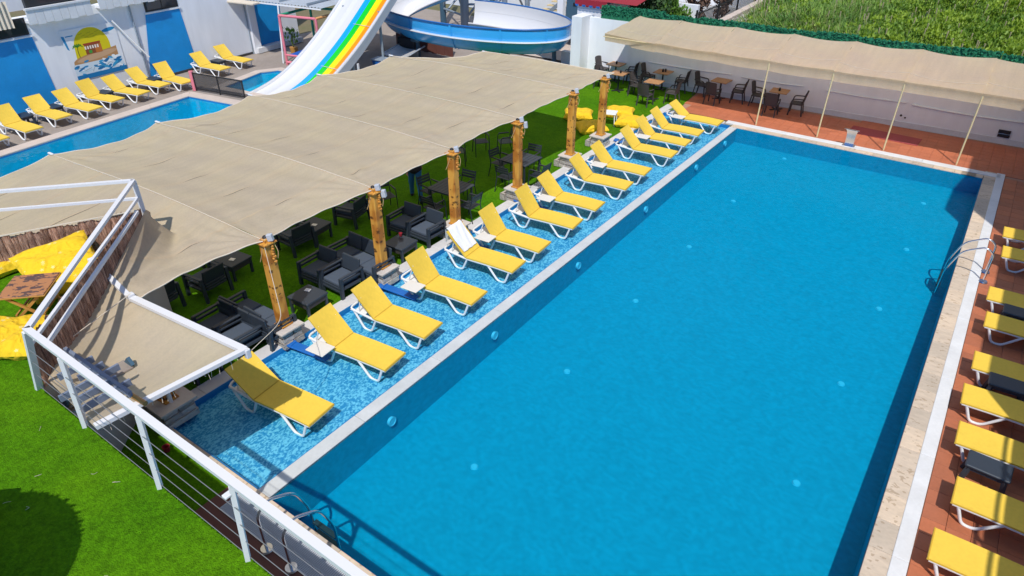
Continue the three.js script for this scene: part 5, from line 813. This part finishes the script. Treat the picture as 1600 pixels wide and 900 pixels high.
bush('green_bush', 'lighter green bush at the right foot of the fig bush', -6.1, 1.4, -27.6, 0.8, 1.3, 900, M.leafMid);
bush('dry_bush', 'brown dry bush in front of the black iron fence', -5.3, 1.3, -29.2, 0.7, 1.9, 800, M.dry);
bush('dry_bush', 'second brown dry bush, farther along the black iron fence', -5.0, 1.3, -31.6, 0.6, 1.7, 700, M.dry);
bush('green_bush', 'yellowish low shrub between the fig bush and the brown bush', -5.75, 1.3, -27.9, 0.6, 1.0, 500, M.leafMid);
{
  const w = thing('stone_kerb_wall', 'pale kerb wall with a rubble stone bank running up beside the grass', 'wall', [0, 0, 0]);
  for (let k = 0; k < 14; k++) part('kerb_stone', uvm(rb(0.34, 0.3, 1.18, 0.02, -3.85 - k * 0.03, 1.92, -26.5 - k * 1.2), k, k), M.coping, w);
  part('bank', uvm(sheet((u, v) => { const x = lerp(-3.7, -2.2, u), z = lerp(-25.2, -44, v); return [x, lerp(1.95, hillY(-2.2, z), u) + 0.06 * sin(x * 9 + z * 5), z]; }, 12, 80)), M.rubble, w);
  const sn = []; for (let i = 0; i < 220; i++) { const u = rnd(), z = rr(-25.3, -38), x = lerp(-3.65, -2.3, u); sn.push(uvm(new THREE.DodecahedronGeometry(rr(0.07, 0.17), 0).scale(1, 0.7, 1).rotateY(rnd() * 6).translate(x, lerp(1.95, hillY(-2.2, z), u), z), i, i)); } part('rubble_stones', sn, M.rubble, w).userData.kind = 'stuff';
  const f = thing('iron_fence', 'black iron picket fence along the road beside the pale kerb', 'fence', [0, 0, 0]); for (let k = 0; k < 110; k++) part('picket', bx(0.025, 1.15, 0.025, -4.25, 2.1, -26.2 - k * 0.15), M.black, f); for (const y of [1.65, 2.6]) part('fence_rail', bx(0.03, 0.04, 16.6, -4.25, y, -34.4), M.black, f); for (let k = 0; k < 7; k++) part('fence_post', bx(0.07, 1.35, 0.07, -4.25, 2.1, -26.3 - k * 2.6), M.black, f);
  struct('road', flat([[-12, -27.5], [-4.3, -26], [-4.6, -60], [-30, -60]], 0.95), M.concrete);
  const h = thing('white_house', 'white house wall at the top behind the fig bush', 'building', [0, 0, 0]); part('wall', uvm(bx(9, 5, 0.4, -9.5, 3, -38)), M.wall, h); part('window', bx(1.2, 1.2, 0.1, -11.5, 2.6, -37.8), M.glass, h); part('roof', bx(9.4, 0.2, 3, -9.5, 5.6, -39), M.concrete, h);
  const s = thing('grey_shed', 'dark grey shed behind the weeds at the top edge', 'shed', [0, 0, 0]); part('wall', uvm(bx(4.6, 3.4, 0.4, 4.2, 3.0, -42.5)), M.shadeDark, s); for (let k = 0; k < 4; k++) part('wall_post', bx(0.3, 3.4, 0.3, 2.6 + k * 1.05, 3.0, -42.1), M.steelDark, s);
  const g = thing('white_shed', 'white shed in the top right corner behind the weeds', 'shed', [0, 0, 0]); part('wall', uvm(bx(3.2, 3.6, 2, 8.4, 2.8, -42.8)), M.wall, g); part('door', bx(0.5, 0.9, 0.1, 7.35, 2.2, -41.75), M.folding, g); part('roof', bx(3.4, 0.15, 2.2, 8.4, 4.65, -42.8), M.concrete, g);
}
// ---------- person under the canopy ----------
function blob(bones, res, cx, cy, cz, half, k) {
  const mc = new MarchingCubes(res, M.skin, false, false, 120000); mc.isolation = 0; const F = mc.field, B = bones.map(([a, b, r1, r2]) => { const d = [b[0] - a[0], b[1] - a[1], b[2] - a[2]]; return [a, d, d[0] * d[0] + d[1] * d[1] + d[2] * d[2] || 1e-9, r1, r2]; });
  for (let z = 0, q = 0; z < res; z++) for (let y = 0; y < res; y++) for (let x = 0; x < res; x++, q++) {
    const px = cx + (x - res / 2) / (res / 2) * half, py = cy + (y - res / 2) / (res / 2) * half, pz = cz + (z - res / 2) / (res / 2) * half; let s = 9;
    for (const [a, d, l, r1, r2] of B) { const ux = px - a[0], uy = py - a[1], uz = pz - a[2]; let t = (ux * d[0] + uy * d[1] + uz * d[2]) / l; t = t < 0 ? 0 : t > 1 ? 1 : t; const w = sqrt((ux - d[0] * t) ** 2 + (uy - d[1] * t) ** 2 + (uz - d[2] * t) ** 2) - (r1 + (r2 - r1) * t); const h = max(0, k - abs(s - w)) / k; s = min(s, w) - h * h * k * 0.25; }
    F[q] = -s;
  }
  mc.update(); const n = mc.count, g = new THREE.BufferGeometry(); g.setAttribute('position', new THREE.BufferAttribute(mc.positionArray.slice(0, n * 3), 3)); g.setAttribute('normal', new THREE.BufferAttribute(mc.normalArray.slice(0, n * 3), 3));
  return g.scale(half, half, half).translate(cx, cy, cz);
}
{
  const p = thing('person', 'person in blue jeans and black shirt walking under the canopy', 'person', [-5.45, 0.005, -9.45], -2.3);
  const L = { hip: [0.09, 0.93, 0], kn: [0.1, 0.5, 0.17], an: [0.1, 0.08, 0.27], to: [0.11, 0.035, 0.44] }, R = { hip: [-0.09, 0.93, 0], kn: [-0.1, 0.49, -0.05], an: [-0.1, 0.12, -0.34], to: [-0.11, 0.035, -0.2] };
  const legs = [L, R].flatMap((s) => [[s.hip, s.kn, 0.085, 0.06], [s.kn, s.an, 0.058, 0.038]]), feet = [L, R].map((s) => [[s.an[0], 0.05, s.an[2] - 0.02], s.to, 0.042, 0.03]);
  const tor = [[[0, 0.95, 0], [0, 1.12, 0.02], 0.14, 0.125], [[0, 1.12, 0.02], [0, 1.34, 0.04], 0.125, 0.14], [[-0.12, 1.4, 0.04], [0.12, 1.4, 0.04], 0.07, 0.07], [[-0.08, 0.95, 0], [0.08, 0.95, 0], 0.12, 0.12]];
  const arm = (s, f) => ({ sh: [s * 0.18, 1.41, 0.04], el: [s * 0.23, 1.12, 0.02 + f * 0.08], wr: [s * 0.22, 0.9, 0.08 + f * 0.22] }), AL = arm(1, -0.6), AR = arm(-1, 1);
  const ua = [AL, AR].map((a) => [a.sh, a.el, 0.052, 0.042]), fa = [AL, AR].map((a) => [a.el, a.wr, 0.042, 0.028]);
  const neck = [[0, 1.42, 0.04], [0, 1.54, 0.06], 0.055, 0.05], head = [[[0, 1.6, 0.06], [0, 1.67, 0.05], 0.085, 0.095], [[0, 1.57, 0.1], [0, 1.6, 0.1], 0.055, 0.06], [[0, 1.62, 0.15], [0, 1.595, 0.172], 0.012, 0.016], [[-0.09, 1.63, 0.05], [-0.09, 1.6, 0.05], 0.016, 0.012], [[0.09, 1.63, 0.05], [0.09, 1.6, 0.05], 0.016, 0.012], [[-0.022, 1.565, 0.15], [0.022, 1.565, 0.15], 0.01, 0.01]];
  const hand = (a, s) => { const w = a.wr, B = [[w, [w[0], w[1] - 0.09, w[2] + 0.02], 0.026, 0.032]]; for (let f = 0; f < 4; f++) { const o = (f - 1.5) * 0.019, l = [0.028, 0.034, 0.031, 0.024][f], a0 = [w[0], w[1] - 0.1, w[2] + 0.02 + o], a1 = [w[0] - s * 0.008, a0[1] - l, a0[2] + 0.006], a2 = [w[0] - s * 0.026, a1[1] - l * 0.8, a1[2]]; B.push([a0, a1, 0.0095, 0.0085], [a1, a2, 0.0085, 0.007]); } const t0 = [w[0] - s * 0.01, w[1] - 0.04, w[2] + 0.04], t1 = [w[0] - s * 0.025, w[1] - 0.07, w[2] + 0.066]; B.push([t0, t1, 0.012, 0.01], [t1, [t1[0] - s * 0.01, t1[1] - 0.025, t1[2] + 0.006], 0.0095, 0.008]); return blob(B, 56, w[0], w[1] - 0.07, w[2] + 0.02, 0.13, 0.008); };
  part('body', G([blob([...legs, ...feet, ...tor, ...ua, ...fa, neck], 116, 0, 0.78, 0, 0.86, 0.04), blob([...head, neck], 64, 0, 1.6, 0.07, 0.17, 0.02), hand(AL, 1), hand(AR, -1)]), M.skin, p);
  part('jeans', blob([...legs.map(([a, b, r, s]) => [a, b, r + 0.016, s + 0.02]), [[-0.08, 0.95, 0], [0.08, 0.95, 0], 0.13, 0.13]], 90, 0, 0.58, 0, 0.62, 0.04), M.jeans, p);
  part('shirt', blob([...tor.map(([a, b, r, s]) => [a, b, r + 0.014, s + 0.014]), ...ua.map(([a, b, r, s]) => [a, [lerp(a[0], b[0], 0.7), lerp(a[1], b[1], 0.7), lerp(a[2], b[2], 0.7)], r + 0.016, s + 0.02])], 80, 0, 1.2, 0.02, 0.42, 0.04), M.shirt, p);
  part('shoes', blob(feet.map(([a, b, r, s]) => [a, b, r + 0.012, s + 0.012]), 64, 0, 0.1, 0.05, 0.55, 0.02), M.black, p);
  part('hair', blob([[[0, 1.66, 0.02], [0, 1.7, 0.06], 0.1, 0.09], [[0, 1.6, -0.02], [0, 1.66, 0.0], 0.08, 0.09]], 44, 0, 1.66, 0.03, 0.16, 0.02), M.hair, p);
  for (const s of [-1, 1]) part('eye', new THREE.SphereGeometry(0.011, 10, 8).translate(s * 0.032, 1.635, 0.142), M.black, p);
}
renderer.render(scene, camera);
